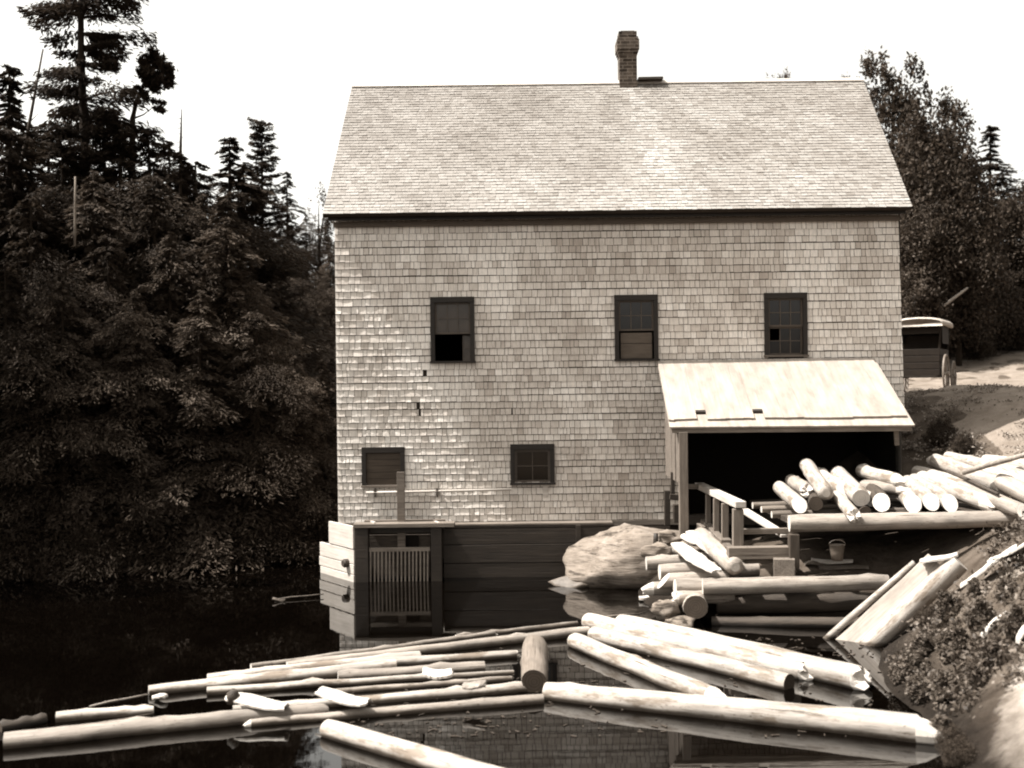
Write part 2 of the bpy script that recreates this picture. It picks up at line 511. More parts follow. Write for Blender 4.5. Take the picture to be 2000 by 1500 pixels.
slots = [(829, 729, 6, 14), (817, 794, 7, 14), (820, 806, 5, 8), (1000, 800, 3, 10)]
slot_rects = [(WX(a, b) - c / 200, WZ(a, b) - d / 200, WX(a, b) + c / 200, WZ(a, b) + d / 200) for a, b, c, d in slots]
mb = MB()
z = ZB
row = 0
while z < ZT - .02:
    e = 0.142 + random.uniform(-.008, .008) if z > 4.2 else 0.131 + random.uniform(-.008, .008)
    z1 = min(z + e, ZT)
    zc = (z + z1) / 2
    x = xl(z) - .004
    XR = xr(z)
    sag = .010 * math.sin(row * 1.7)
    rowtone = random.uniform(.93, 1.07)
    while x < XR:
        w = random.choice((.075, .09, .10, .115, .13, .15, .18)) * random.uniform(.9, 1.1)
        x1 = min(x + w, XR)
        segs = [(x + .004, x1 - .004)]
        for h in holes + slot_rects:
            if h[1] < zc < h[3]:
                ns = []
                for a, b in segs:
                    if b <= h[0] or a >= h[2]: ns.append((a, b)); continue
                    if a < h[0]: ns.append((a, h[0]))
                    if b > h[2]: ns.append((h[2], b))
                segs = ns
        base = 0.48 * rowtone * (1 - .20 * max(0, noise2(x * 2.6, z * .22, 1, 7)) - .10 * max(0, noise2(x * 6, z * .5, 1, 2))) * (1 + .20 * noise2(x, z, .8)) * (1 + .18 * noise2(x * .35, z * .35, 1, 3))
        base *= random.choices((random.uniform(.92, 1.08), random.uniform(.76, .9), random.uniform(1.06, 1.18)), (.74, .14, .12))[0]
        # rain streaks below the eave and sills, grazing sunlight painted lighter on the left, lighter tone on the right
        base *= 1 - .16 * max(0, 1 - abs(z - 5.9) / .9) * max(0, math.sin(x * 3.1 + math.sin(x * 7)))
        if x < -1.4 + (5.4 - z) * .18: base *= 1.10
        if x > 5.4: base *= 1.16
        if 2.0 < x < 3.2 and z < 3.2: base *= .9
        d = random.choices((random.uniform(.012, .022), random.uniform(.022, .029)), (.975, .025))[0]
        tw = random.uniform(-.004, .004)
        zb_ = z + .011 + random.uniform(-.005, .004) + sag * math.sin(x * .8)
        for a, b in segs:
            if b - a < .012: continue
            yb0, yb1, yt = YW - d - tw, YW - d + tw, YW - .002
            lf = .5 * random.uniform(-.006, .006)
            mb.add([(a, yb0, zb_), (b, yb1, zb_ + lf), (b, yt, z1 + .001), (a, yt, z1 + .001)], [(0, 1, 2, 3)], min(.6, max(.07, base)))
            mb.add([(a, yb0, zb_), (b, yb1, zb_ + lf), (b, yt, z1 + .001), (a, yt, z1 + .001), (a, YW + .01, zb_), (b, YW + .01, zb_ + lf)], [(4, 5, 1, 0), (4, 0, 3), (1, 5, 2)], .05)  # undersides and edges toned dark, painting the shadow line at each butt
        x = x1
    z = z1
    row += 1
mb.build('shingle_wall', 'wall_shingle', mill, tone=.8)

# side and back walls, gables, black inner panels painting the unlit inside
RY0, RZ0 = 21.66, P(1200, 411, 21.66).z          # eave
RY1, RZ1 = 25.02, P(1200, 160, 25.02).z          # ridge
YB = 2 * RY1 - YW
mb = MB()
zt = RZ0 + (YW - RY0)
for x in (xl(0) + .01, 7.60):
    mb.add([(x, YW + .02, .2), (x, YB, .2), (x, YB, zt - .06), (x, RY1, RZ1 - .12), (x, YW + .02, zt - .06)], [(0, 1, 2, 3, 4)], .3)
mb.add([(-3.41, YB, .2), (7.6, YB, .2), (7.6, YB, zt - .05), (-3.41, YB, zt - .05)], [(0, 1, 2, 3)], .3)
mb.build('side_wall', 'wall_shingle', mill, tone=True)
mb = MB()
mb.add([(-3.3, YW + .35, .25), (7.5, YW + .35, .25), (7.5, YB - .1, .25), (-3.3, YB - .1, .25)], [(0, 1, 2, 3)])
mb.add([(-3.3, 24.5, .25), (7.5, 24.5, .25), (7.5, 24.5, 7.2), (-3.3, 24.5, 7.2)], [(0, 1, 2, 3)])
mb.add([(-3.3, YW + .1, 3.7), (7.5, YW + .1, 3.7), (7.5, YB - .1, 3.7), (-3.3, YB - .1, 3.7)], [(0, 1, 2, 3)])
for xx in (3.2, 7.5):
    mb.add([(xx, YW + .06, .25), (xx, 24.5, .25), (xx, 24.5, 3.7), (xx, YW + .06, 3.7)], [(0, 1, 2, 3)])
mb.build('interior_shade', 'black_interior', mill)

# roof with single shingles
exl, exr = P(630, 418, RY0).x, P(1782, 404, RY0).x
rxl, rxr = P(688, 165, RY1).x, P(1685, 155, RY1).x
SL = math.hypot(RY1 - RY0, RZ1 - RZ0)
nrm = Vector((0, -(RZ1 - RZ0), RY1 - RY0)).normalized()
def RP(x01, t, up=0.0):
    xa, xb = exl + (rxl - exl) * t, exr + (rxr - exr) * t
    return Vector((xa + (xb - xa) * x01, RY0 + (RY1 - RY0) * t, RZ0 + (RZ1 - RZ0) * t)) + nrm * up
mb = MB()
t_ = 0.0
W_ = exr - exl
row = 0
chx = (P(1225, 160, RY1).x - rxl) / (rxr - rxl)
while t_ < 1:
    e = .100 / SL * random.uniform(.95, 1.06)
    t1 = min(1, t_ + e)
    x = 0.0
    rt = random.uniform(.93, 1.07)
    while x < 1:
        w = random.choice((.07, .085, .10, .12, .14, .17)) / W_
        x1 = min(1, x + w)
        X, Z = x * W_, t_ * SL
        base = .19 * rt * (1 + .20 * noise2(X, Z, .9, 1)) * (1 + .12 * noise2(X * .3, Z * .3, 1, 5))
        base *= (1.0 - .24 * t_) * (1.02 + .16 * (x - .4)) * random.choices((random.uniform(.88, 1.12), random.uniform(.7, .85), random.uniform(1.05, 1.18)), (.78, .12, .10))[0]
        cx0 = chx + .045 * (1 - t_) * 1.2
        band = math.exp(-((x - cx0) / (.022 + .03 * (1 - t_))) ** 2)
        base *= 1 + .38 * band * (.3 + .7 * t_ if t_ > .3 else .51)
        d = random.uniform(.008, .017)
        tw = random.uniform(-.003, .003)
        j = random.uniform(-.04, .04) * e
        g = .0018 / W_
        a, b = x + g, x1 - g
        A0, A1 = RP(a, t_ + j, d + tw), RP(b, t_ + j, d - tw)
        B1, B0 = RP(b, t1 + .006, .001), RP(a, t1 + .006, .001)
        C0, C1 = RP(a, t_ + j, -.01), RP(b, t_ + j, -.01)
        mb.add([A0, A1, B1, B0], [(0, 1, 2, 3)], min(.5, max(.05, base)))
        mb.add([A0, A1, B1, B0, C0, C1], [(4, 5, 1, 0), (4, 0, 3), (1, 5, 2)], .05)  # dark butts and edges paint a shadow line under every roof course
        x = x1
    t_ = t1
    row += 1
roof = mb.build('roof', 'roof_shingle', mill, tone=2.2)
mb = MB()   # roof deck, rear slope and boxed eave
for up in (-.012, -.075):
    mb.add([RP(0, 0, up), RP(1, 0, up), RP(1, 1, up), RP(0, 1, up)], [(0, 1, 2, 3)])
mb.add([RP(0, 0, -.012), RP(0, 0, -.075), RP(0, 1, -.075), RP(0, 1, -.012)], [(0, 1, 2, 3)])
mb.add([RP(1, 0, -.012), RP(1, 0, -.075), RP(1, 1, -.075), RP(1, 1, -.012)], [(0, 1, 2, 3)])
mb.add([RP(0, 0, -.012), RP(1, 0, -.012), RP(1, 0, -.075), RP(0, 0, -.075)], [(0, 1, 2, 3)])
bz = lambda x: Vector((x.x, 2 * RY1 - x.y, x.z))
mb.add([bz(RP(0, 0)), bz(RP(1, 0)), RP(1, 1, -.02), RP(0, 1, -.02)], [(0, 1, 2, 3)])
mb.build('roof_deck', 'sheathing', roof)
mb = MB()
mb.beam((exl + .08, RY0 + .16, RZ0 - .07), (exr - .08, RY0 + .16, RZ0 - .07), .03, .08)
mb.build('fascia', 'trim', roof)
mb = MB()
mb.beam((exl + .16, YW - .045, RZ0 - .17), (exr - .16, YW - .045, RZ0 - .17), .05, .10)
mb.build('frieze_board', 'frieze', roof)
mb = MB()
mb.beam(RP(0, 1 - .055 / SL, .026), RP(1, 1 - .055 / SL, .026), .12, .016, tuple(nrm))
mb.build('ridge_board', 'pale_board', roof)
mb = MB()
a, b = P(1246, 158, RY1 - .1), P(1294, 157, RY1 - .1)
mb.beam(a + Vector((0, 0, .03)), b + Vector((0, 0, .03)), .25, .05)
mb.build('ridge_flashing', 'dark_log', roof)
mb = MB()   # chimney with its corbelled band
c = P(1225.5, 158, RY1); cz0 = c.z - .35
def pz(py): return P(1225, py, RY1).z
for (za, zb2, w) in ((cz0, pz(112), .385), (pz(112), pz(107), .41), (pz(107), pz(102), .45), (pz(102), pz(82), .49), (pz(82), pz(77), .45), (pz(77), pz(66), .395)):
    mb.box((c.x, RY1, (za + zb2) / 2), (w, w, zb2 - za - .001))
mb.box((c.x, RY1, pz(65.2)), (.30, .30, .03))
mb.build('chimney', 'brick', roof)

# windows
def window(k, kind):
    x0, z0, x1, z1 = wrect(k)
    cw = .085
    y = YW - .035
    mb = MB()
    mb.box(((x0 + x1) / 2, y, z1 - cw * .65), (x1 - x0, .05, cw * 1.3))
    mb.box((x0 + cw / 2, y, (z0 + z1 - cw * 1.3) / 2), (cw, .05, z1 - z0 - cw * 1.3 - .004))
    mb.box((x1 - cw / 2, y, (z0 + z1 - cw * 1.3) / 2), (cw, .05, z1 - z0 - cw * 1.3 - .004))
    win = mb.build('window', 'trim', mill, bevel=.004)
    mb = MB()
    mb.box(((x0 + x1) / 2, y - .012, z0 - .012), (x1 - x0 + .03, .085, .04))
    mb.build('sill', 'timber' if kind in ('board', 'six') else 'trim', win)
    ax0, ax1, az0, az1 = x0 + cw, x1 - cw, z0 + .01, z1 - cw * 1.3
    iw, ih = ax1 - ax0, az1 - az0
    bars, pane, reflect = MB(), MB(), MB()
    def sash(sx0, sz0, sx1, sz1, nx, nz, yy, pm, skip=(), st=.035, mt=.018):
        bars.box(((sx0 + sx1) / 2, yy, sz1 - st / 2), (sx1 - sx0, .03, st)); bars.box(((sx0 + sx1) / 2, yy, sz0 + st / 2), (sx1 - sx0, .03, st))
        for xx in (sx0 + st / 2, sx1 - st / 2): bars.box((xx, yy, (sz0 + sz1) / 2), (st, .03, sz1 - sz0 - 2 * st - .002))
        gx0, gx1, gz0, gz1 = sx0 + st, sx1 - st, sz0 + st, sz1 - st
        for i in range(1, nx):
            xx = gx0 + (gx1 - gx0) * i / nx; bars.box((xx, yy - .003, (gz0 + gz1) / 2), (mt, .022, gz1 - gz0 - .002))
        for j in range(1, nz):
            zz = gz0 + (gz1 - gz0) * j / nz; bars.box(((gx0 + gx1) / 2, yy - .001, zz), (gx1 - gx0 - .002, .02, mt))
        for i in range(nx):
            for j in range(nz):
                if (i, j) in skip: continue
                a, b = gx0 + (gx1 - gx0) * i / nx, gx0 + (gx1 - gx0) * (i + 1) / nx
                c, d = gz0 + (gz1 - gz0) * j / nz, gz0 + (gz1 - gz0) * (j + 1) / nz
                yq = yy + .006; k1 = random.uniform(-.002, .002)
                pm.add([(a, yq - k1, c), (b, yq + k1, c), (b, yq + k1, d), (a, yq - k1, d)], [(0, 1, 2, 3)])
    mid = az0 + ih * (.46 if kind == 'open' else .5)
    if kind == 'open':      # upper sash glazed, lower sash gone but for its right strip
        sash(ax0, mid, ax1, az1, 3, 2, YW + .01, reflect)
        sash(ax1 - .155, az0, ax1, mid - .03, 1, 2, YW + .05, reflect, (), .012, .014)
    elif kind == 'half':
        sash(ax0, mid - .02, ax1, az1, 3, 2, YW + .01, pane)
        bd = MB()
        for a, b in ((az0 + .01, az0 + (mid - az0) * .52), (az0 + (mid - az0) * .54, mid - .06)):
            bd.box(((ax0 + ax1) / 2, YW + .012, (a + b) / 2), (iw - .07, .02, b - a))
        bd.build('panel', 'panel_grey', win)
    elif kind == 'six':
        sash(ax0, mid, ax1, az1, 3, 2, YW + .01, pane)
        sash(ax0, az0, ax1, mid, 3, 2, YW + .045, pane, ((0, 1),))
    elif kind == 'board':
        bd = MB()
        n = 5
        for i in range(n):
            a, b = az0 + ih * i / n, az0 + ih * (i + 1) / n - .006
            bd.box(((ax0 + ax1) / 2, YW - .004 + random.uniform(-.003, .003), (a + b) / 2), (iw - .004, .02, b - a))
        bd.build('shutter', 'shutter', win)
    else:
        sash(ax0, az0, ax1, az1, 2, 2, YW + .01, pane, (), .045, .014)
    if bars.v: bars.build('sash', 'sash_paint', win)
    if pane.v: pane.build('pane', 'pane_dark', win)
    if reflect.v: reflect.build('pane', 'pane_reflect', win)
wood('panel_grey', 0.055, 0.085, (1, 10, 10), .8, .2, .2, .2, .05)
wood('sash_paint', 0.036, 0.056, (1, 10, 10), .6, .3, .1, .2, .05)
for k, kd in (('W1', 'open'), ('W2', 'half'), ('W3', 'six'), ('L1', 'board'), ('L2', 'four')):
    window(k, kd)

# long pipe on brackets, bent trim
mb = MB()
pa, pb = P(715, 962, YW - .09), P(998, 956, YW - .09)
mb.tube([pa, pa.lerp(pb, .3) + Vector((0, 0, -.004)), pa.lerp(pb, .65), pb], .022, 10)
pipe = mb.build('pipe', 'pale_board', mill, smooth=True)
for px in (733, 854):
    mb = MB()
    q = P(px, 962, YW - .05)
    mb.box(q + Vector((0, 0, .0)), (.035, .10, .17)); mb.box(q + Vector((0, -.055, 0)), (.05, .012, .10))
    mb.build('bracket', 'iron', pipe)
mb = MB()
for (a, b, c, d) in ((1060, 930, 1068, 975),):
    q = P(a, (b + d) / 2, YW - .03)
mb.box(P(1065, 958, YW - .026), (.10, .012, .25))
mb.build('patch_board', 'pale_board', mill)
mb = MB()   # sill beam under the wall
mb.beam((-3.42, YW - .03, ZB - .05), (3.3, YW - .03, ZB - .05), .06, .10)
mb.build('sill_beam', 'timber', mill)

# ------------------------------------------------------------------ bulkhead below the mill
YK = 21.62
bz_t = P(1000, 1026, YK).z
mb = MB()
x0, x1 = P(866, 1026, YK).x, 3.0
zz = -.7
k = 0
while zz < bz_t - .02:
    h = (.33, .30, .34, .36, .31)[k % 5]
    z1 = min(zz + h, bz_t)
    mb.box(((x0 + x1) / 2, YK + random.uniform(-.008, .008), (zz + z1) / 2), (x1 - x0, .05, z1 - zz - .012))
    zz = z1; k += 1
for px in (1130,):
    mb.box((P(px, 1060, YK - .04).x, YK - .04, .2), (.10, .05, 1.56))
bh = mb.build('plank_bulkhead', 'wet_board', bevel=.006)
tag(bh, 'dark wet plank bulkhead rising from the pond below the mill wall', 'bulkhead')
mb = MB()
mb.beam((x0, YK + .14, bz_t + .02), (1.9, YK + .14, bz_t + .02), .34, .03)
mb.build('ledge_board', 'timber', bh)

# ------------------------------------------------------------------ water intake with rack
YG = 21.32
g0 = P(780, 1133, YG)
gate = thing('intake_gate', (g0.x, YG, 0), 'dark timber water intake with vertical slatted rack and a tall lifting stem', 'sluice gate')
def gbox(px0, py0, px1, py1, y, d, mat, name, bev=.008):
    a, b = P(px0, py0, y), P(px1, py1, y)
    m_ = MB()
    m_.box(((a.x + b.x) / 2, y, (a.z + b.z) / 2), (abs(b.x - a.x), d, abs(a.z - b.z)))
    return m_.build(name, mat, gate, bevel=bev)
gbox(694, 1029, 722, 1200, YG, .24, 'wet_board', 'post')
gbox(842, 1028, 865, 1200, YG, .24, 'wet_board', 'post')
gbox(692, 1022, 888, 1027, YG - .02, .34, 'timber', 'cap_beam', .004)
gbox(712, 1016, 870, 1019, YG + .22, .10, 'timber', 'tie_bar', .003)
gbox(775, 922, 792, 1075, YG + .14, .07, 'timber', 'lifting_stem', .004)
for px in (728, 852):
    m_ = MB()
    m_.box(P(px, 1020, YG + .08), (.05, .34, .035), Matrix.Rotation(.35, 3, 'Z'))
    m_.build('strap', 'pale_board', gate)
gbox(722, 1028, 842, 1040, YG + .1, .06, 'wet_board', 'head_board')
m_ = MB()
a, b = P(722, 1045, YG + .3), P(842, 1200, YG + .3)
m_.box(((a.x + b.x) / 2, YG + .3, (a.z + b.z) / 2), (b.x - a.x, .04, a.z - b.z))
m_.build('back_board', 'dark_log', gate)
gbox(792, 1046, 818, 1070, YG + .25, .03, 'black_interior', 'opening_slot', 0)
gbox(721, 1070, 840, 1076, YG - .05, .05, 'rack_wood', 'rack_rail', .003)
m_ = MB()
for i in range(16):
    px = 724 + i * (836 - 724) / 15 + random.uniform(-.6, .6)
    a, b = P(px, 1072, YG - .06), P(px + random.uniform(-.8, .8), 1210, YG - .06)
    m_.beam(a, b, .026, .04, (0, 1, 0))
m_.build('rack', 'rack_wood', gate)

# wing wall of bright planks
wa, wb = P(693, 1100, 21.24), P(627, 1100, 22.42)
wd = Vector((wb.x - wa.x, wb.y - wa.y, 0))
mb = MB()
rows = [(1.06, .62, .72), (.61, .335, 1.0), (.33, .14, 1.02), (.135, -.12, .99), (-.125, -.6, .98)]
for (zt_, zb_, fr) in rows:
    p0 = Vector((wa.x, wa.y, (zt_ + zb_) / 2)); p1 = p0 + wd * fr
    mb.beam(p0 + wd.normalized().cross(Vector((0, 0, 1))) * random.uniform(-.012, .012), p1, .05, zt_ - zb_ - .008)
wing = mb.build('wing_wall', 'pale_board', mat=Matrix.Translation(Vector((wa.x, wa.y, 0))) @ frame(wd).to_4x4(), bevel=.008)
tag(wing, 'sunlit stepped wing wall of pale planks left of the intake rack', 'plank wall')
nw = Vector((wd.y, -wd.x, 0)).normalized()
if nw.y > 0: nw = -nw
nw = Vector((-abs(nw.x), nw.y, 0))
for zc in (.335,):
    mb = MB()
    q = Vector((wa.x, wa.y, zc)) + wd * .17
    mb.tube([q - nw * .05, q + nw * .10, q + nw * .13], [.075, .082, .06], 12)
    mb.build('log_stub', 'dark_log', wing, mat=Matrix.Translation(q), smooth=False)

# ------------------------------------------------------------------ logs
def make_log(name, p0, p1, r0, r1, mat='peeled_log', end='cut_end', seed=0, bend=.02, e0='flat', e1='flat', label=None, group=None, cat='log', rough=.05, knots=5, n=16):
    r_ = random.Random(seed * 7 + 3)
    p0, p1 = Vector(p0), Vector(p1)
    d = p1 - p0
    L = d.length
    R = frame(d)
    seg = max(10, int(L / .14))
    ph = [r_.uniform(0, 6.28) for _ in range(8)]
    ts = [0.0] + [i / seg for i in range(1, seg)] + [1.0]
    kn = [(r_.uniform(.05, .95) * L, r_.uniform(-.4, math.pi + .4), r_.uniform(.02, .035)) for _ in range(knots)]
    mb = MB()
    rings = []
    for t in ts:
        x = t * L
        r = r0 + (r1 - r0) * t
        oy = bend * math.sin(math.pi * t + .3) * math.sin(ph[0]) * L / 3 + .006 * math.sin(4 * x + ph[1])
        oz = .35 * bend * math.sin(math.pi * t) * math.sin(ph[2]) * L / 3 + .004 * math.sin(5 * x + ph[3])
        rings.append((x, r, oy, oz))
    full = []
    def ring(x, r, oy, oz, sh=1.0, skew=0.0, jag=0.0, top=None):
        pts = []
        for k in range(n):
            a = 2 * math.pi * k / n
            rr = r * sh * (1 + rough * (math.sin(2 * a + ph[4] + x * .8) * .5 + math.sin(3 * a + ph[5] - x * 1.1) * .35 + .4 * math.sin(5 * a + ph[6] + 3 * x) * math.sin(2.2 * x + ph[7])))
            for kx, ka, kr in kn:
                dx = (x - kx) / .05
                da = (a - ka + math.pi) % (2 * math.pi) - math.pi
                da = da * r / .045
                w = math.exp(-dx * dx - da * da)
                rr += kr * w
            xx = x + skew * math.sin(a) * r + jag * r * math.sin(a * 3 + ph[2]) + jag * r * .6 * math.sin(a * 7 + ph[3])
            zz_ = rr * math.sin(a)
            if top is not None: zz_ = min(zz_, top * r + .05 * r * math.sin(3 * a + ph[1]))
            pts.append((xx, oy + rr * math.cos(a), oz + zz_))
        return pts
    def endset(style, rg, sgn):
        x, r, oy, oz = rg
        if style == 'flat':
            return [ring(x, r, oy, oz, .94)], .9
        if style == 'round':
            return [ring(x + sgn * -.0 * r, r, oy, oz, .97), ring(x + sgn * .22 * r, r, oy, oz, .82), ring(x + sgn * .38 * r, r, oy, oz, .5)], 0
        if style == 'axe':     # tapered, chopped to a blunt wedge
            return [ring(x - sgn * .25 * r, r, oy, oz, 1.0, 0, .03), ring(x + sgn * .35 * r, r, oy, oz, .97, 0, .05, .55), ring(x + sgn * 1.0 * r, r, oy, oz, .9, 0, .08, .12), ring(x + sgn * 1.25 * r, r, oy, oz, .8, .15 * sgn, .12, -.12)], 0
        if style == 'ragged':
            return [ring(x, r, oy, oz, 1.0, 0, .05), ring(x + sgn * .35 * r, r, oy, oz, .88, -.25 * sgn, .28), ring(x + sgn * .5 * r, r, oy, oz, .45, -.35 * sgn, .3)], 0
        if style == 'slant':
            return [ring(x, r, oy, oz, .97, -.8 * sgn)], 0
    for rg in rings[1:-1]:
        full.append(ring(*rg))
    s0, _ = endset(e0, rings[0], -1)
    s1, _ = endset(e1, rings[-1], 1)
    allr = s0[::-1] + full + s1
    vs = [q for r in allr for q in r]
    mb.add(vs, [(i * n + k, i * n + (k + 1) % n, (i + 1) * n + (k + 1) % n, (i + 1) * n + k) for i in range(len(allr) - 1) for k in range(n)], mi=0)
    for k_, rr in ((0, allr[0]), (1, allr[-1])):
        c = np.mean(rr, axis=0)
        mb.add([c] + rr, [((0, i + 1, (i + 1) % n + 1) if k_ else (0, (i + 1) % n + 1, i + 1)) for i in range(n)], mi=1)
    n0 = (len(s0) - 1) * n; n1 = (len(s1) - 1) * n
    tot = (len(allr) - 1) * n
    if e0 in ('axe', 'ragged'):
        for i in range(n0): mb.mi[i] = 1
    if e1 in ('axe', 'ragged'):
        for i in range(tot - n1, tot): mb.mi[i] = 1
    base = Matrix.Translation(p0) @ R.to_4x4()
    mb.v = [tuple(base @ Vector(q)) for q in mb.v]
    o = mb.build(name, [mat, end], mat=base, smooth=True)
    me = o.data
    sm = [True] * len(me.polygons)
    for i, p in enumerate(me.polygons):
        if p.material_index == 1: sm[i] = False
    me.polygons.foreach_set('use_smooth', sm)
    if label: tag(o, label, cat, group)
    return o

GF = 'logs floating in the pond'
def flog(a, b, wpx0, wpx1, label, seed, mat='peeled_log', zf=.45, name='floating_log', **kw):
    """a log afloat: its two ends on the photo and its thickness there in photo pixels"""
    ends = []
    for (px, py), w in ((a, wpx0), (b, wpx1)):
        z = .08
        for _ in range(3):
            q = PZ(px, py, z); r = w / 2 * q.y / F
            z = r * zf
        ends.append((PZ(px, py, z), r))
    return make_log(name, ends[0][0], ends[1][0], ends[0][1], ends[1][1], mat, seed=seed, label=label, group=GF, **kw)

flog((490, 1303), (965, 1238), 13, 13, 'long thin grey log at the back edge of the floating logs below the rack', 1, 'grey_log', rough=.08, e1='ragged')
flog((890, 1245), (1128, 1217), 8, 9, 'slim split pole with ragged bark running to the white log heads', 2, 'grey_log', rough=.2, e0='ragged', knots=8)
flog((560, 1300), (1150, 1234), 18, 22, 'grey log whose right end passes behind the short upright-looking log', 3, 'grey_log')
flog((405, 1326), (820, 1284), 20, 26, 'white peeled log near the back of the left raft, behind the two long white ones', 31, knots=9)
flog((700, 1300), (1008, 1279), 24, 18, 'pale log with a pointed ragged end beside the short dark-ended log', 4, e1='ragged')
flog((660, 1322), (946, 1303), 24, 25, 'thick mottled log with a squared right end, middle of the left raft', 5, 'grey_log', rough=.07)
flog((404, 1352), (1003, 1314), 20, 11, 'long tapering log with a lumpy white butt and a thin right tip', 6, e0='flat', rough=.09, knots=10)
flog((455, 1388), (1030, 1343), 21, 24, 'bright peeled log ending against the black end of the short log', 7, e1='slant')
flog((488, 1414), (1060, 1366), 17, 24, 'grey log with a sharpened left tip, nearest the camera in the left raft', 8, 'grey_log', e0='axe', bend=.01)
flog((8, 1450), (640, 1388), 40, 30, 'thick knotty log reaching the left edge of the picture', 9, 'grey_log', knots=16, rough=.06, e0='flat')
flog((0, 1424), (88, 1404), 22, 22, 'short dark weathered log behind the butt of the thick knotty log', 10, 'dark_log', end='dark_end')
flog((640, 1424), (1010, 1535), 40, 52, 'pale log coming out of the bottom edge of the picture', 11, bend=.01, e0='round', zf=.55)
flog((1043, 1262), (1043, 1332), 50, 52, 'short stout log lying end-on with a black cut end', 12, 'timber', end='dark_end', zf=.75, rough=.07)
flog((1066, 1352), (1800, 1428), 40, 64, 'longest white peeled log, nearest the right bank, with a chopped butt', 13, bend=.03, e0='flat', e1='axe', zf=.5)
flog((1122, 1252), (1392, 1362), 34, 40, 'single white log between the right raft and the longest log', 14, e0='round', e1='axe', zf=.6)
flog((1160, 1240), (1542, 1335), 36, 38, 'front log of the right raft, with a dark stub end', 15, end='dark_end', zf=.55, rough=.06)
flog((1148, 1214), (1570, 1312), 34, 38, 'middle log of the right raft with a bulging rounded head', 16, e0='round', e1='ragged', zf=.7)
flog((1212, 1216), (1676, 1326), 34, 52, 'back log of the right raft with an axe-chewed white butt', 17, e1='ragged', zf=.7)

def slab(name, pts, th, mat, label, cat, seed=0, group=None, curl=.03):
    """a curled slab of bark or waste wood lying on logs or ground"""
    r_ = random.Random(seed)
    a, b, w = Vector(pts[0]), Vector(pts[1]), pts[2]
    d = b - a
    R = frame(d)
    base = Matrix.Translation(a) @ R.to_4x4()
    L = d.length
    nx, ny = 12, 7
    top, bot = [], []
    for i in range(nx + 1):
        t = i / nx
        ww = w * (.35 + .65 * math.sin(math.pi * min(1, .12 + t * .85)) ** .6) * (1 + r_.uniform(-.08, .08))
        for j in range(ny + 1):
            s = j / ny - .5
            z = curl * math.cos(s * math.pi) + .02 * math.sin(4 * t + seed) + r_.uniform(-.004, .004)
            q = base @ Vector((t * L + r_.uniform(-.012, .012), s * ww, z))
            top.append(q); bot.append(q - Vector((0, 0, th)))
    mb = MB()
    N = (nx + 1) * (ny + 1)
    fs = []
    for i in range(nx):
        for j in range(ny):
            k = i * (ny + 1) + j
            fs.append((k, k + ny + 1, k + ny + 2, k + 1)); fs.append((N + k, N + k + 1, N + k + ny + 2, N + k + ny + 1))
    edge = [j for j in range(ny + 1)] + [i * (ny + 1) + ny for i in range(1, nx + 1)] + [nx * (ny + 1) + j for j in range(ny - 1, -1, -1)] + [i * (ny + 1) for i in range(nx - 1, 0, -1)]
    for u, v in zip(edge, edge[1:] + edge[:1]): fs.append((u, v, N + v, N + u))
    mb.add(top + bot, fs)
    o = mb.build(name, mat, mat=base, smooth=False)
    return tag(o, label, cat, group)

GB = 'bark slabs lying on the floating logs'
slab('bark_slab', (PZ(448, 1363, .20), PZ(560, 1378, .18), .30), .02, 'bark_slab', 'white twisted bark slab with a dark knob across the left raft', 'bark slab', 1, GB, .05)
slab('bark_slab', (PZ(628, 1352, .22), PZ(722, 1372, .2), .28), .02, 'bark_slab', 'white spotted bark slab, middle one of the left raft', 'bark slab', 2, GB, .05)
slab('bark_slab', (PZ(828, 1312, .24), PZ(884, 1317, .22), .24), .03, 'bark_slab', 'small white rounded chip on the tapering log', 'bark slab', 3, GB, .06)
slab('bark_slab', (PZ(905, 1336, .24), PZ(948, 1340, .22), .18), .025, 'grey_log', 'small grey chip on the bright log near the black-ended log', 'bark slab', 4, GB, .05)
slab('bark_slab', (PZ(300, 1358, .05), PZ(326, 1362, .04), .12), .02, 'bark_slab', 'tiny white chip floating beside the left end of the raft', 'bark slab', 5, GB, .02)
mb = MB()
q = PZ(455, 1356, .27)
mb.tube([q + Vector((0, 0, -.10)), q, q + Vector((.02, 0, .05))], [.07, .075, .04], 10)
tag(mb.build('wood_knot', 'dark_log', smooth=True), 'dark round knob of wood beside the white twisted bark slab', 'wood knot')

def timber(name, p0, p1, w, h, mat, label, cat, group=None, up=(0, 0, 1)):
    mb = MB(); p0, p1 = Vector(p0), Vector(p1)
    d = p1 - p0
    R = frame(d, up)
    n_ = 14
    vs = []
    for i in range(n_ + 1):
        t = i / n_
        c = p0 + d * t
        for (a, b) in ((-.5, -.5), (.5, -.5), (.5, .5), (-.5, .5)):
            vs.append(c + R @ Vector((0, (a * w) * (1 + .05 * math.sin(7 * t + a * 3)) + .008 * math.sin(9 * t + b * 5 + w * 40), b * h + .006 * math.sin(11 * t + a * 7))))
    fs = [(i * 4 + k, i * 4 + (k + 1) % 4, (i + 1) * 4 + (k + 1) % 4, (i + 1) * 4 + k) for i in range(n_) for k in range(4)] + [(3, 2, 1, 0), tuple(n_ * 4 + k for k in range(4))]
    mb.add(vs, fs)
    o = mb.build(name, mat, mat=Matrix.Translation(p0) @ R.to_4x4(), bevel=.008)
    return tag(o, label, cat, group)
flog((290, 1350), (772, 1300), 22, 28, 'long white log with a shaded underside at the left front of the raft', 32, knots=8, zf=.6)
flog((110, 1402), (300, 1388), 26, 20, 'short bright log lying alone near the far left of the raft', 33, knots=4, zf=.5)
flog((322, 1344), (600, 1316), 18, 22, 'white log just behind the long white one with a shaded underside', 34, knots=6, zf=.6)
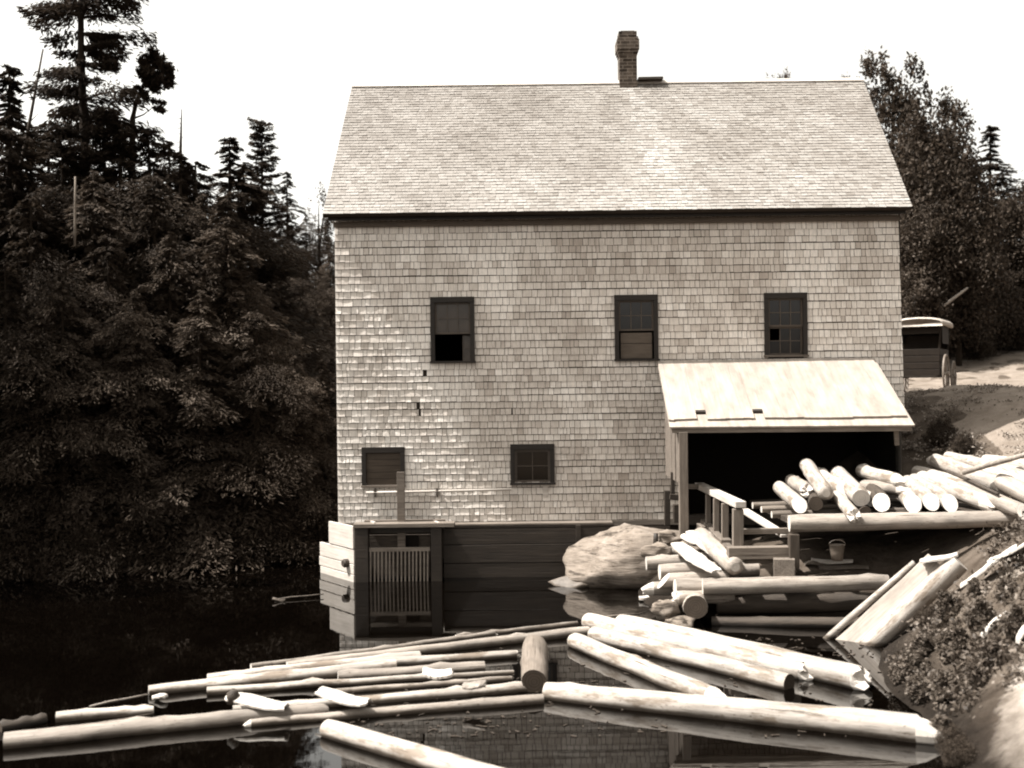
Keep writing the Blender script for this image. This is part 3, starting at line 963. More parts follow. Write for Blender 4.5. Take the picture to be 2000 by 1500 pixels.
flog((640, 1352), (1000, 1326), 14, 12, 'thin grey log between the tapering log and the bright log', 35, 'grey_log', zf=.4)
def stick(a, b, r, mat, label, cat='stick', name='stick'):
    mb = MB()
    a, b = Vector(a), Vector(b)
    mb.tube([a, a.lerp(b, .33) + Vector((0, 0, .01)), a.lerp(b, .66), b], [r, r * 1.05, r * .95, r * .8], 8)
    return tag(mb.build(name, mat, smooth=True), label, cat)
stick(PZ(175, 1380, .05), PZ(288, 1356, .06), .012, 'grey_log', 'thin grey stick on the water left of the long white logs')
stick(PZ(150, 1424, .03), PZ(300, 1394, .03), .016, 'timber', 'thin stick floating between the short bright log and the knotty log')
stick(PZ(536, 1171, .02), PZ(632, 1160, .05), .012, 'timber', 'thin pole poking out over the dark water from the wing wall', 'pole', 'pole')
slab('paddle_blade', (PZ(533, 1172, .03), PZ(556, 1171, .03), .09), .012, 'timber', 'small flat chip at the tip of the thin pole', 'wood chip', 8)
stick(PZ(1180, 1207, .10), PZ(1226, 1200, .12), .02, 'timber', 'short stick between the white log heads and the crib')
mb = MB()
mb.tube([PZ(1226, 1201, .06), PZ(1248, 1199, .04), PZ(1268, 1192, .08), PZ(1285, 1182, .3)], .012, 6)
tag(mb.build('rope', 'dark_log', smooth=True), 'dark rope tying the floating logs to the crib stones', 'rope')

r_ = random.Random(5)
mb = MB()
for i in range(420):
    a = r_.random()
    px, py = ((r_.uniform(900, 1750), r_.uniform(1235, 1440)) if a < .45 else (r_.uniform(640, 1050), r_.uniform(1335, 1440)) if a < .7 else (r_.uniform(1450, 1780), r_.uniform(1240, 1330)))
    q = PZ(px, py, .006)
    l, w_ = r_.uniform(.015, .09), r_.uniform(.008, .03)
    mb.box(q, (l, w_, .006), Matrix.Rotation(r_.uniform(0, 3.1), 3, 'Z'))
tag(mb.build('bark_scraps', 'timber'), 'small scraps of bark and chips scattered over the water between the logs', 'debris', kind='stuff')

# ------------------------------------------------------------------ boulders
def boulder(name, c, s, seed, mat, label, group=None, sub=4, amp=.22, cat='boulder'):
    import bmesh
    bm = bmesh.new()
    bmesh.ops.create_icosphere(bm, subdivisions=sub, radius=1)
    from mathutils import noise
    off = Vector((seed * 3.7, seed * 1.3, seed * 2.1))
    r_ = random.Random(int(seed * 10))
    planes = []
    for _ in range(16):
        pv = Vector((r_.gauss(0, 1), r_.gauss(0, 1), r_.gauss(0, 1))).normalized(); planes.append((pv, r_.uniform(.78, .98)))
    for v in bm.verts:
        n_ = v.co.normalized()
        k = 1 + amp * noise.noise(n_ * 1.3 + off) + amp * .5 * noise.noise(n_ * 3.1 + off) + amp * .22 * noise.noise(n_ * 7 + off)
        st = abs(n_.z * 5 + noise.noise(n_ * 2 + off)) % 1
        k *= min([1.15] + [d_ / max(n_.dot(p_), .05) for p_, d_ in planes]); k *= 1 - .02 * (st < .12)
        v.co = Vector((n_.x * k * s[0], n_.y * k * s[1], n_.z * k * s[2]))
    me = bpy.data.meshes.new(name); bm.to_mesh(me); bm.free()
    me.materials.append(M[mat]); me.polygons.foreach_set('use_smooth', [True] * len(me.polygons))
    o = bpy.data.objects.new(name, me); COL.objects.link(o); o.location = c
    return tag(o, label, cat, group)
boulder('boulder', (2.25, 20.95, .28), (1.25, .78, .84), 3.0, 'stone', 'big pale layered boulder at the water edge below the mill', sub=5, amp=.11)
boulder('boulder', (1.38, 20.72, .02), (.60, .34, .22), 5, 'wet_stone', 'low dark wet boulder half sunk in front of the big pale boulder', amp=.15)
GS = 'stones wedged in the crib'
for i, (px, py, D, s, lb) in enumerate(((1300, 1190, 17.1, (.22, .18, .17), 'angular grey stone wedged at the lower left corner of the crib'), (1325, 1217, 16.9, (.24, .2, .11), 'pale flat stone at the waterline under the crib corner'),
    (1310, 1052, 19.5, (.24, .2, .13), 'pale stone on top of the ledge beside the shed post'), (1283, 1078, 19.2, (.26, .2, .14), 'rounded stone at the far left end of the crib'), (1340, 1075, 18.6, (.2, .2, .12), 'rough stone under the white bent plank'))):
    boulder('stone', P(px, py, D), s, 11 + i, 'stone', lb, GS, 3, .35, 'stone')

# ------------------------------------------------------------------ lean-to over the log slip
YS = 19.5
sA, sB = P(1284, 708, YW - .03), P(1708, 700, YW - .03)      # top edge at the wall
sC, sD = P(1308, 834, YS), P(1787, 830, YS)                  # eave
shed = thing('lean_to', ((sA.x + sB.x) / 2, 20.7, .9), 'open lean-to with a bright plank roof built against the mill wall', 'lean-to')
def SP(s, t, up=0.0):   # s along, t from eave to wall
    a = sC.lerp(sD, s); b = sA.lerp(sB, s)
    return a.lerp(b, t) + Vector((0, -.43, .90)) * up
mb = MB()
mb.add([SP(0, 0), SP(1, 0), SP(1, 1), SP(0, 1), SP(0, 0, -.03), SP(1, 0, -.03), SP(1, 1, -.03), SP(0, 1, -.03)], [(0, 1, 2, 3), (7, 6, 5, 4), (0, 4, 5, 1), (1, 5, 6, 2), (2, 6, 7, 3), (3, 7, 4, 0)])
u_cut = [(0.0, .022, .07), (.022, .117, .085), (.117, .16, .185), (.16, .235, .08), (.235, .31, .086), (.31, .355, .088), (.355, .398, .19), (.398, .475, .092), (.475, .56, .088), (.56, .64, .083), (.64, .76, .086), (.76, .83, .09), (.83, .92, .098), (.92, .985, .10)]
for i, (s0, s1, t0) in enumerate(u_cut):
    h = .042 + random.uniform(0, .0008)
    g = .0003
    tA, tB = t0 + random.uniform(-.006, .006), t0 + random.uniform(-.006, .006)
    if i in (2, 6): tA = tB = t0
    top = 1 - random.uniform(0, .025)
    q = [SP(s0 + g, tA, .006), SP(s1 - g, tB, .006), SP(s1 - g, top, .006), SP(s0 + g, top, .006), SP(s0 + g, tA, h), SP(s1 - g, tB, h), SP(s1 - g, top, h), SP(s0 + g, top, h)]
    mb.add(q, [(3, 2, 1, 0), (4, 5, 6, 7), (0, 1, 5, 4), (1, 2, 6, 5), (2, 3, 7, 6), (3, 0, 4, 7)])
for s0, s1, t0 in ((.118, .159, .172), (.356, .397, .177)):  # dark strips painting the shade on the butt ends of the short boards
    m2 = MB(); q = [SP(s0, t0, .004), SP(s1, t0, .004), SP(s1, t0 + .03, .004), SP(s0, t0 + .03, .004)]
    q += [p + Vector((0, -.43, .9)) * .044 for p in q]
    m2.add(q, [(3, 2, 1, 0), (4, 5, 6, 7), (0, 1, 5, 4), (1, 2, 6, 5), (2, 3, 7, 6), (3, 0, 4, 7)])
    m2.build('butt_shade', 'trim', shed)
rt_ = mb.build('roof', 'roof_board', shed, mat=Matrix.Translation(SP(0, 0)) @ frame(SP(0, 1) - SP(0, 0), (0, -.43, .9)).to_4x4())
mb = MB()
mb.beam(SP(.01, .02, -.09), SP(.99, .02, -.09), .10, .10); mb.beam(SP(.01, .95, -.09), SP(.99, .95, -.09), .1, .1)
for s in (.03, .26, .5, .74, .97):
    mb.beam(SP(s, .03, -.07), SP(s, .98, -.07), .07, .075)
mb.build('rafter', 'timber', shed)
mb = MB()
a = P(1336, 846, YS + .06); b = P(1336, 1062, YS + .06)
mb.beam(b, Vector((b.x, b.y, SP(.06, .03, -.14).z)), .15, .15, (0, 1, 0))
mb.build('post', 'timber', shed, bevel=.006, mat=Matrix.Translation(b) @ frame((0, 0, 1), (0, 1, 0)).to_4x4())
mb = MB()
xw = a.x - .09
for i, (y0, y1) in enumerate(((YS + .04, YS + .42), (YS + .43, YS + .85), (YS + .86, YS + 1.3), (YS + 1.31, YS + 1.75))):
    zt0 = SP(.05, (y0 - YS) / 2.5, -.05).z
    mb.box((xw + random.uniform(-.01, .01), (y0 + y1) / 2, (zt0 + 1.95) / 2), (.025, y1 - y0, zt0 - 1.95))
mb.build('side_boards', 'grey_board', shed) if 'grey_board' in M else mb.build('side_boards', 'timber', shed)
mb = MB()
q = P(1750, 852, YS + .15)
mb.beam(q + Vector((0, 0, .13)), q + Vector((.03, .05, -.16)), .08, .04, (0, 1, 0))
mb.build('hanging_bracket', 'timber', shed)
mb = MB()   # plank back of the bay's sill
mb.beam((3.3, YW + .1, 1.0), (6.8, YW + .1, 1.0), .2, .2)
mb.build('floor_beam', 'wet_board', shed)

# dark boxes left of the post
mb = MB()
a, b = P(1303, 958, 20.2), P(1303, 1026, 20.2)
mb.beam(b, a, .10, .12, (0, 1, 0)); mb.beam(P(1314, 966, 20.25), P(1314, 922, 20.25), .07, .08, (0, 1, 0))
mb.beam(P(1308, 970, 20.1), P(1325, 972, 20.1), .1, .1)
mb.beam(P(1322, 985, 19.9), P(1322, 1020, 19.9), .12, .16, (0, 1, 0))
tag(mb.build('stop_post', 'wet_board', bevel=.005), 'cluster of dark stop posts just left of the lean-to post', 'post')

# ------------------------------------------------------------------ log slip
slip = thing('log_slip', P(1440, 1068, 17.6), 'timber log slip with a bright handrail leading up under the lean-to', 'log slip')
def sbeam(a, b, w, h, name, mat='timber', up=(0, 0, 1)):
    m_ = MB(); m_.beam(a, b, w, h, up)
    d = Vector(b) - Vector(a)
    return m_.build(name, mat, slip, mat=Matrix.Translation(Vector(a)) @ frame(d, up).to_4x4(), bevel=.008)
sbeam(P(1366, 948, 20.9), P(1447, 986, 17.52), .17, .10, 'handrail', 'slip_pale')  if 'slip_pale' in M else sbeam(P(1366, 948, 20.9), P(1447, 986, 17.52), .17, .10, 'handrail', 'pale_board')
sbeam(P(1344, 950, 20.6), P(1372, 950, 20.6), .1, .09, 'rail_tie')
for px, y0, y1, D, w in ((1383, 963, 1036, 20.0, .09), (1399, 974, 1048, 19.2, .10), (1416, 983, 1060, 18.4, .11), (1441, 994, 1068, 17.62, .16)):
    sbeam(P(px, y1, D), P(px, y0, D), w, w * .8, 'rail_post', 'timber', (0, 1, 0))
for px, py, D in ((1376, 1034, 19.9), (1396, 1050, 19.1), (1415, 1060, 18.3)):
    q = P(px, py, D); sbeam(q + Vector((0, .3, 0)), q + Vector((0, -.18, 0)), .18, .15, 'sleeper')
sbeam(P(1421, 1080, 17.45), P(1541, 1078, 17.45), .2, .185, 'sill_beam')
sbeam(P(1447, 1038, 17.75), P(1556, 1036, 17.75), .10, .085, 'cross_beam')
sbeam(P(1452, 1096, 17.6), P(1540, 1092, 17.6), .2, .06, 'lower_plank')
sbeam(P(1550, 1108, 17.35), P(1550, 1043, 17.35), .15, .15, 'corner_post', 'dark_log', (0, 1, 0))
sbeam(P(1532, 1112, 17.15), P(1528, 1090, 18.3), .32, .30, 'block')
sbeam(P(1452, 996, 19.2), P(1535, 1047, 17.7), .17, .05, 'stringer', 'pale_board')
sbeam(P(1375, 1020, 20.4), P(1425, 1075, 17.8), .12, .12, 'stringer', 'timber')
slab('bent_plank', (P(1322, 1062, 18.4), P(1400, 1114, 17.2), .34), .03, 'bark_slab', 'bright white bent plank sloping down beside the log slip', 'plank', 21, None, .01)
make_log('slip_log', P(1368, 1046, 19.3), P(1434, 1106, 17.3), .15, .14, 'grey_log', seed=40, label='short log lying in the slip beside the white bent plank', cat='log', e1='round')
GT = 'small cross logs of the deck'
for i, (a, D, lb) in enumerate((((1470, 987), 19.2, 'farthest small cross log sticking out left of the log pile'), ((1487, 995), 18.7, 'second small cross log sticking out left of the log pile'), ((1507, 1005), 18.2, 'nearest small cross log, next to the end of the long deck beam'))):
    p = P(a[0], a[1], D); make_log('cross_log', p, p + Vector((2.6, .05, .02)), .06, .07, 'timber', seed=50 + i, label=lb, group=GT, e0='flat', knots=2)
make_log('deck_log', P(1541, 1022, 17.45), P(1985, 1013, 17.25), .135, .125, 'grey_log', seed=60, label='long front beam log carrying the pile on the deck', cat='log', knots=6, bend=.006)
make_log('deck_log', P(1560, 1012, 18.6), P(1960, 1004, 18.6), .12, .12, 'dark_log', seed=61, label='shaded inner beam log under the middle of the pile', cat='log', bend=.006, end='dark_end')
mb = MB()   # rough floor behind the front beam
for i in range(11):
    y = 17.75 + i * .26
    z = 1.50
    mb.beam((4.3, y, z), (8.3, y + random.uniform(-.03, .03), z + .12), .25, .08)
tag(mb.build('deck_floor', 'dark_log'), 'rough dark plank floor of the deck under the log pile', 'deck')

# ------------------------------------------------------------------ crib
GC = 'logs of the crib at the water edge'
make_log('crib_log', P(1372, 1146, 17.25), P(1735, 1137, 17.0), .135, .115, 'grey_log', seed=70, label='long pale-topped upper front log of the crib', group=GC, knots=5, bend=.008)
make_log('crib_log', P(1390, 1217, 17.2), P(1680, 1217, 16.8), .10, .09, 'dark_log', seed=71, label='long low front log of the crib just above the water', group=GC, knots=3, bend=.01)
make_log('crib_log', P(1358, 1186, 16.95), P(1352, 1166, 18.6), .19, .18, 'grey_log', end='dark_end', seed=72, label='stout crib log seen end-on with a dark round end', group=GC, bend=0)
make_log('crib_log', P(1318, 1148, 17.45), P(1500, 1146, 17.55), .14, .14, 'grey_log', end='cut_end', seed=73, label='crib log ending left just above the stout end-on log', group=GC)
make_log('crib_log', P(1288, 1117, 18.0), P(1480, 1112, 18.1), .13, .13, 'grey_log', seed=74, label='crib log pointing left under the white bent plank', group=GC)
make_log('crib_log', P(1272, 1150, 17.9), P(1420, 1150, 17.9), .11, .12, 'grey_log', seed=75, label='crib log pointing left with its lit end near the water', group=GC, e0='axe')
make_log('crib_log', P(1262, 1100, 18.7), P(1420, 1092, 18.7), .12, .13, 'grey_log', seed=76, label='crib log pointing left, third from the top of the stack', group=GC)
make_log('crib_log', P(1268, 1080, 19.2), P(1420, 1072, 19.2), .09, .11, 'grey_log', seed=77, label='thin top crib log pointing left beside the boulder', group=GC)
make_log('crib_log', P(1400, 1180, 17.55), P(1700, 1176, 17.3), .16, .15, 'dark_log', end='dark_end', seed=78, label='dark log in the gap between the two long front crib logs', group=GC)
make_log('crib_log', P(1296, 1134, 17.7), P(1420, 1130, 17.8), .12, .12, 'grey_log', seed=79, label='crib log squeezed between the one under the bent plank and the lit end', group=GC, e0='slant')
make_log('crib_log', P(1322, 1168, 17.3), P(1430, 1164, 17.5), .11, .11, 'grey_log', seed=80, label='short crib log just left of the stout end-on log', group=GC, e0='ragged')
slab('waste_slab', (P(1352, 1040, 19.4), P(1425, 1092, 17.7), .34), .03, 'pale_board', 'wide pale slab under the short log in the slip', 'slab', 71, None, .02)
slab('waste_slab', (P(1335, 1046, 19.2), P(1385, 1062, 18.6), .22), .03, 'bark_slab', 'short white slab above the bent plank', 'slab', 72, None, .03)
stick(P(1281, 1078, 19.4), P(1281, 1042, 19.4), .05, 'wet_board', 'small dark stake standing on the ledge beside the boulder', 'stake', 'stake')
timber('ledge_plank', PZ(1248, 1168, .05), PZ(1290, 1167, .06), .16, .05, 'pale_board', 'short pale plank at the waterline left of the crib', 'plank')

# ------------------------------------------------------------------ log pile on the deck
GP = 'short logs piled on the deck'
pile = [
 ((1522, 952), 19.0, (1562, 986), 17.6, 13, 15, 'peeled_log', 'cut_end', 'slant', 'leftmost bright log of the pile on the deck'),
 ((1545, 938), 19.8, (1575, 958), 18.6, 13, 14, 'grey_log', 'cut_end', 'ragged', 'greyish log half hidden at the back left of the pile'),
 ((1575, 908), 19.6, (1612, 962), 17.9, 14, 16, 'peeled_log', 'cut_end', 'round', 'steep bright log, highest of the pile'),
 ((1636, 925), 19.6, (1682, 973), 17.8, 16, 18, 'peeled_log', 'cut_end', 'flat', 'thick bright log right of the steep highest log'),
 ((1634, 968), 18.4, (1668, 1007), 17.1, 11, 14, 'peeled_log', 'cut_end', 'ragged', 'log with a split hollow end hanging over the front beam'),
 ((1592, 968), 19.2, (1594, 984), 17.9, 14, 15, 'dark_log', 'dark_end', 'flat', 'shaded log end below the steep highest log'),
 ((1682, 920), 19.8, (1752, 938), 18.3, 13, 13, 'peeled_log', 'cut_end', 'axe', 'bright log lying across the top right of the pile'),
 ((1688, 950), 19.3, (1762, 956), 18.2, 14, 12, 'grey_log', 'cut_end', 'axe', 'log under the one lying across the top'),
 ((1704, 955), 19.0, (1722, 981), 17.7, 13, 17, 'dark_log', 'cut_end', 'slant', 'white wedge-shaped log end, middle of the bottom row'),
 ((1752, 945), 19.2, (1782, 983), 17.7, 14, 17, 'peeled_log', 'cut_end', 'slant', 'round white log end, fourth from the right in the bottom row'),
 ((1772, 940), 19.3, (1818, 980), 17.7, 13, 16, 'peeled_log', 'cut_end', 'slant', 'narrow white log end, third from the right in the bottom row'),
 ((1786, 938), 19.3, (1856, 982), 17.6, 14, 16, 'peeled_log', 'cut_end', 'slant', 'log end with a mottled face, second from the right in the bottom row'),
 ((1598, 926), 19.8, (1648, 958), 18.4, 14, 15, 'peeled_log', 'cut_end', 'slant', 'pale log filling the gap behind the steep highest log'),
 ((1655, 950), 19.5, (1700, 975), 18.2, 13, 14, 'grey_log', 'cut_end', 'slant', 'grey log under the thick bright one'),
 ((1660, 985), 19.0, (1690, 1000), 17.75, 11, 12, 'dark_log', 'dark_end', 'flat', 'dark log end in the shade of the bottom row'),
 ((1790, 922), 20.0, (1905, 952), 18.4, 13, 15, 'peeled_log', 'cut_end', 'slant', 'upper log at the right end of the pile'),
 ((1800, 934), 19.2, (1930, 982), 17.5, 16, 18, 'peeled_log', 'cut_end', 'axe', 'longest log of the pile, rightmost of the bottom row'),
]
for i, (a, Da, b, Db, ra, rb, mt, en, es, lb) in enumerate(pile):
    make_log('piled_log', P(a[0], a[1], Da), P(b[0], b[1], Db), ra * Da / F, rb * Db / F, mt, en, seed=90 + i, label=lb, group=GP, e1=es, bend=.01, e0='round' if i in (0, 2, 3, 6) else 'flat', knots=3)
GR = 'logs at the right end of the deck'
right = [
 ((1826, 898), 20.0, (1965, 952), 17.6, 13, 18, 'peeled_log', 'axe', 'flat', 'white log with a pointed tip right of the lean-to'),
 ((1852, 893), 20.2, (1990, 925), 18.4, 12, 15, 'peeled_log', 'round', 'flat', 'white log lying behind the pointed one'),
 ((1900, 905), 19.5, (2030, 945), 17.5, 15, 18, 'peeled_log', 'flat', 'flat', 'thick white log cut by the right edge of the picture'),
 ((1955, 940), 17.6, (2050, 985), 16.5, 17, 20, 'grey_log', 'flat', 'flat', 'blurred log lowest at the right edge of the deck'),
 ((1930, 925), 18.6, (2040, 962), 17.0, 16, 19, 'peeled_log', 'round', 'flat', 'bright log between the thick one and the lowest at the right edge'),
 ((1925, 900), 19.6, (2050, 918), 18.2, 13, 15, 'peeled_log', 'flat', 'flat', 'bright log under the long grey pole'),
 ((1880, 950), 18.2, (2000, 1000), 16.8, 14, 16, 'grey_log', 'flat', 'slant', 'grey log running down to the right end of the deck beam'),
]
for i, (a, Da, b, Db, ra, rb, mt, e0, e1, lb) in enumerate(right):
    make_log('bank_log', P(a[0], a[1], Da), P(b[0], b[1], Db), ra * Da / F, rb * Db / F, mt, 'cut_end', seed=120 + i, label=lb, group=GR, e0=e0, e1=e1, bend=.01, knots=3)
stick(P(1882, 923, 18.0), P(2030, 880, 16.8), .045, 'grey_log', 'long grey pole resting across the white logs at the right', 'pole', 'pole')
stick(P(1850, 920, 18.6), P(1950, 965, 17.2), .03, 'dark_log', 'thin dark pole under the pointed white log', 'pole', 'pole')
# pail under the deck
mb = MB()
q = P(1635, 1092, 17.3)
n_ = 18
ringp = lambda r, z: [q + Vector((r * math.cos(2 * math.pi * k / n_), r * math.sin(2 * math.pi * k / n_), z)) for k in range(n_)]
rs = [ringp(.085, -.02), ringp(.10, .10), ringp(.118, .22), ringp(.125, .225), ringp(.112, .218), ringp(.09, .02)]
mb.add([p for r in rs for p in r], [(i * n_ + k, i * n_ + (k + 1) % n_, (i + 1) * n_ + (k + 1) % n_, (i + 1) * n_ + k) for i in range(5) for k in range(n_)] + [tuple(range(n_))[::-1], tuple(5 * n_ + k for k in range(n_))])
pail = mb.build('pail', 'pail_metal', smooth=True)
tag(pail, 'small grey pail standing in the shade under the deck beam', 'pail')
mb = MB()
mb.tube([q + Vector((.125 * math.cos(a), .02 * math.sin(a) - .02, .225 + .07 * math.sin(a))) for a in np.linspace(0, math.pi, 9)], .006, 6)
mb.build('handle', 'iron', pail, smooth=True)
GD = 'waste slabs on the ground under the deck'
for i, (a, b, w, lb) in enumerate((((1585, 1098), (1665, 1104), .22, 'pale waste slab in front of the pail'), ((1600, 1112), (1695, 1116), .2, 'flat waste slab lying just behind the long crib log'), ((1572, 1105), (1600, 1108), .16, 'small waste slab by the slip corner post'))):
    def onground(px, py):
        for D in np.arange(15.5, 21, .05):
            p = P(px, py, D)
            if p.z <= tz(p.x, p.y): return p + Vector((0, 0, .05))
        return P(px, py, 18)
    slab('waste_slab', (onground(*a), onground(*b), w), .02, 'bark_slab' if i == 0 else 'timber', lb, 'slab', 60 + i, GD, .03)

# ------------------------------------------------------------------ skids leaning from bank to water
GK = 'skids leaning on the bank'
stick(P(1590, 1270, 16.2), P(1786, 1098, 15.9), .05, 'peeled_log', 'thin pole leaning left of the two broad skids', 'pole', 'pole')
timber('skid', P(1646, 1270, 16.0), P(1832, 1100, 15.6), .34, .09, 'skid_board', 'left broad flat skid leaning from the bank into the water', 'skid', GK, up=(-.3, -.75, .6))
make_log('skid', P(1684, 1276, 15.8), P(1874, 1098, 15.4), .14, .15, 'peeled_log', seed=141, label='right rounded skid beside the bushy bank', group=GK, cat='skid', bend=.005, rough=.03)

# ------------------------------------------------------------------ foliage helpers
def quads_mesh(name, centers, dirs, ups, lens, wids, tones, mat, shape='leaf'):
    """many small leaf faces in one crown"""
    c = np.asarray(centers); d = np.asarray(dirs); u = np.asarray(ups)
    d = d / (np.linalg.norm(d, axis=1, keepdims=True) + 1e-9)
    s = np.cross(d, u); s = s / (np.linalg.norm(s, axis=1, keepdims=True) + 1e-9)
    L = np.asarray(lens)[:, None]; Wd = np.asarray(wids)[:, None]
    a = c - d * L * .5
    b = c + s * Wd * .5 + d * L * .05
    e = c + d * L * .5
    f = c - s * Wd * .5 + d * L * .05
    v = np.stack([a, b, e, f], 1).reshape(-1, 3)
    n = len(c)
    me = bpy.data.meshes.new(name)
    me.vertices.add(n * 4); me.loops.add(n * 4); me.polygons.add(n)
    me.vertices.foreach_set('co', v.astype(np.float32).ravel())
    me.loops.foreach_set('vertex_index', np.arange(n * 4, dtype=np.int32))
    me.polygons.foreach_set('loop_start', np.arange(0, n * 4, 4, dtype=np.int32))
    me.polygons.foreach_set('loop_total', np.full(n, 4, dtype=np.int32))
    at = me.attributes.new('tone', 'FLOAT_COLOR', 'POINT')
    tt = np.repeat(np.asarray(tones, dtype=np.float32), 4)
    at.data.foreach_set('color', np.stack([tt, tt, tt, np.ones_like(tt)], 1).ravel())
    me.materials.append(M[mat])
    me.update(calc_edges=True); me.validate()
    return me

def unit(n):
    v = rng.normal(size=(n, 3)); return v / np.linalg.norm(v, axis=1, keepdims=True)

def conifer_mesh(name, mat, seed, h=1.0, prof=lambda t: 1 - t, rad=.22, whorls=26, per=7, droop=.25, dens=36, start=.04, leaf=.022, gap=0.0, lift=0.0, jit=.4):
    """crown of a unit-height conifer: whorled limbs clothed in short needle sprays"""
    global rng
    rng = np.random.default_rng(seed)
    C, Dr, U, L, W, T = [], [], [], [], [], []
    limbs = []
    for w in range(whorls):
        t = start + (1 - start) * (w / whorls) ** .95
        for k in range(per):
            if rng.random() < gap: continue
            ang = rng.uniform(0, 2 * math.pi)
            tt = min(.995, t + rng.uniform(-jit, jit) / whorls)
            ln = rad * prof(tt) * rng.uniform(.55, 1.18)
            ln = max(ln, .02)
            out = np.array([math.cos(ang), math.sin(ang), 0])
            n = max(42, int(dens * (ln / rad) ** 1.1 * 1.1))
            s = np.sqrt(rng.uniform(.02, 1, n))
            side = np.array([-out[1], out[0], 0])
            spread = .35 * ln * (1 - .55 * s) * (.25 + s)
            off = rng.uniform(-1, 1, n)
            pos = out * (ln * s)[:, None] + side * (off * spread)[:, None]
            pos[:, 2] = tt * h - droop * ln * s ** 1.6 + lift * ln * s ** 2 + rng.normal(0, .10 * ln * .5, n) - .18 * np.abs(off) * spread
            dr = out * .8 + side * (off * .9)[:, None] + rng.normal(0, .3, (n, 3)); dr[:, 2] -= .25 + .3 * rng.random(n)
            C.append(pos); Dr.append(dr); U.append(np.array([0, 0, 1.0]) + rng.normal(0, .45, (n, 3)))
            L.append(rng.uniform(.8, 1.9, n) * leaf); W.append(rng.uniform(.22, .5, n) * leaf)
            T.append(np.clip(rng.normal(.42, .2) + .25 * (s - .5) + rng.normal(0, .15, n), 0, 1))
            limbs.append((np.array([0, 0, tt * h]), out * ln * .8 + np.array([0, 0, tt * h - droop * ln * .55])))
    me = quads_mesh(name, np.concatenate(C), np.concatenate(Dr), np.concatenate(U), np.concatenate(L), np.concatenate(W), np.concatenate(T), mat)
    return me, limbs

def trunk_mesh(name, r, limbs, mat='bark', top=.98, lr=.0035):
    mb = MB()
    mb.tube([(0, 0, -.06), (0.004, 0, .3), (-.003, .003, .6), (0, 0, top)], [r, r * .8, r * .5, r * .12], 8)
    for a, b in limbs[::2]:
        mb.tube([a, (a + b) / 2 + np.array([0, 0, .004]), b], [lr, lr * .7, lr * .3], 4, False)
    me = bpy.data.meshes.new(name)
    me.from_pydata([tuple(p) for p in mb.v], [], mb.f); me.materials.append(M[mat])
    return me

def leafy_mesh(name, mat, seed, lobes, n, leaf=.02, thin=.6):
    """crown of clumps (centre, radii) filled with leaves, denser towards each clump's skin"""
    global rng
    rng = np.random.default_rng(seed)
    C, Dr, U, L, W, T = [], [], [], [], [], []
    tot = sum(l[1][0] * l[1][1] * l[1][2] for l in lobes) ** 1.0
    for (c, r) in lobes:
        # sub-clumps
        vol = r[0] * r[1] * r[2]
        m = max(30, int(n * vol / tot))
        ns = max(4, m // 60)
        cen = unit(ns) * (rng.uniform(.25, 1.0, ns) ** .5)[:, None]
        cid = rng.integers(0, ns, m)
        p = cen[cid] + rng.normal(0, .16, (m, 3))
        pos = np.array(c) + p * np.array(r)
        tc = np.clip(rng.normal(.45, .2, ns), 0, 1)
        C.append(pos); Dr.append(unit(m) + np.array([0, 0, -.3])); U.append(unit(m) * .8 + np.array([0, 0, .9]))
        L.append(rng.uniform(.7, 1.5, m) * leaf); W.append(rng.uniform(.45, 1.0, m) * leaf * thin * 1.4)
        T.append(np.clip(tc[cid] + rng.normal(0, .18, m), 0, 1))
    return quads_mesh(name, np.concatenate(C), np.concatenate(Dr), np.concatenate(U), np.concatenate(L), np.concatenate(W), np.concatenate(T), mat)

def put_tree(name, crown, trunk, px, top_py, D, wid, label, group, cat='tree', rot=0.0, base=None, lean=(0, 0), sink=.1):
    """a tree standing on the ground at photo column px, D metres away, its tip at photo row top_py"""
    p = P(px, top_py, D)
    b = base if base is not None else tz(p.x, D) - sink
    h = p.z - b
    o = thing(name, (p.x - lean[0] * h, D, b), label, cat, group)
    for nm, me in (('trunk', trunk), ('crown', crown)):
        c = bpy.data.objects.new(nm, me); COL.objects.link(c); c.parent = o
        c.scale = (wid * h, wid * h, h); c.rotation_euler = (0, 0, rot)
        if lean != (0, 0):
            c.rotation_euler = (-lean[1], lean[0], rot)
    return o

spruce = conifer_mesh('spruce_crown', 'needles', 1, prof=lambda t: (1 - t) ** .85 * (.8 + .3 * math.sin(t * 37)), rad=.24, whorls=30, per=8, droop=.3, dens=210, leaf=.0145, gap=.1)
spruce2 = conifer_mesh('spruce_crown_b', 'needles', 2, prof=lambda t: (1 - t) ** .75 * (.8 + .35 * math.sin(t * 27)), rad=.27, whorls=34, per=8, droop=.22, dens=200, leaf=.0150, gap=.15)
column = conifer_mesh('column_crown', 'needles', 3, prof=lambda t: .34 + .7 * (1 - t) ** 1.2 if t > .35 else 1.0, rad=.12, whorls=44, per=8, droop=.05, dens=110, leaf=.012, lift=.3)
hemlock = conifer_mesh('hemlock_crown', 'needles_light', 4, prof=lambda t: (1 - t ** 2.2) ** .8 * (.8 + .35 * math.sin(t * 31)), rad=.40, whorls=36, per=8, droop=.33, dens=250, leaf=.0145, start=.02, gap=.1)
hemlock2 = conifer_mesh('hemlock_crown_b', 'needles', 5, prof=lambda t: (1 - t ** 2.6) ** .75 * (.75 + .4 * math.sin(t * 19 + 1)), rad=.42, whorls=34, per=8, droop=.26, dens=250, leaf=.0150, start=.02, gap=.12)
spruce3 = conifer_mesh('spruce_crown_c', 'needles_light', 8, prof=lambda t: (1 - t) ** .7 * (.75 + .4 * math.sin(t * 24)), rad=.30, whorls=34, per=8, droop=.42, dens=240, leaf=.0150, gap=.15)
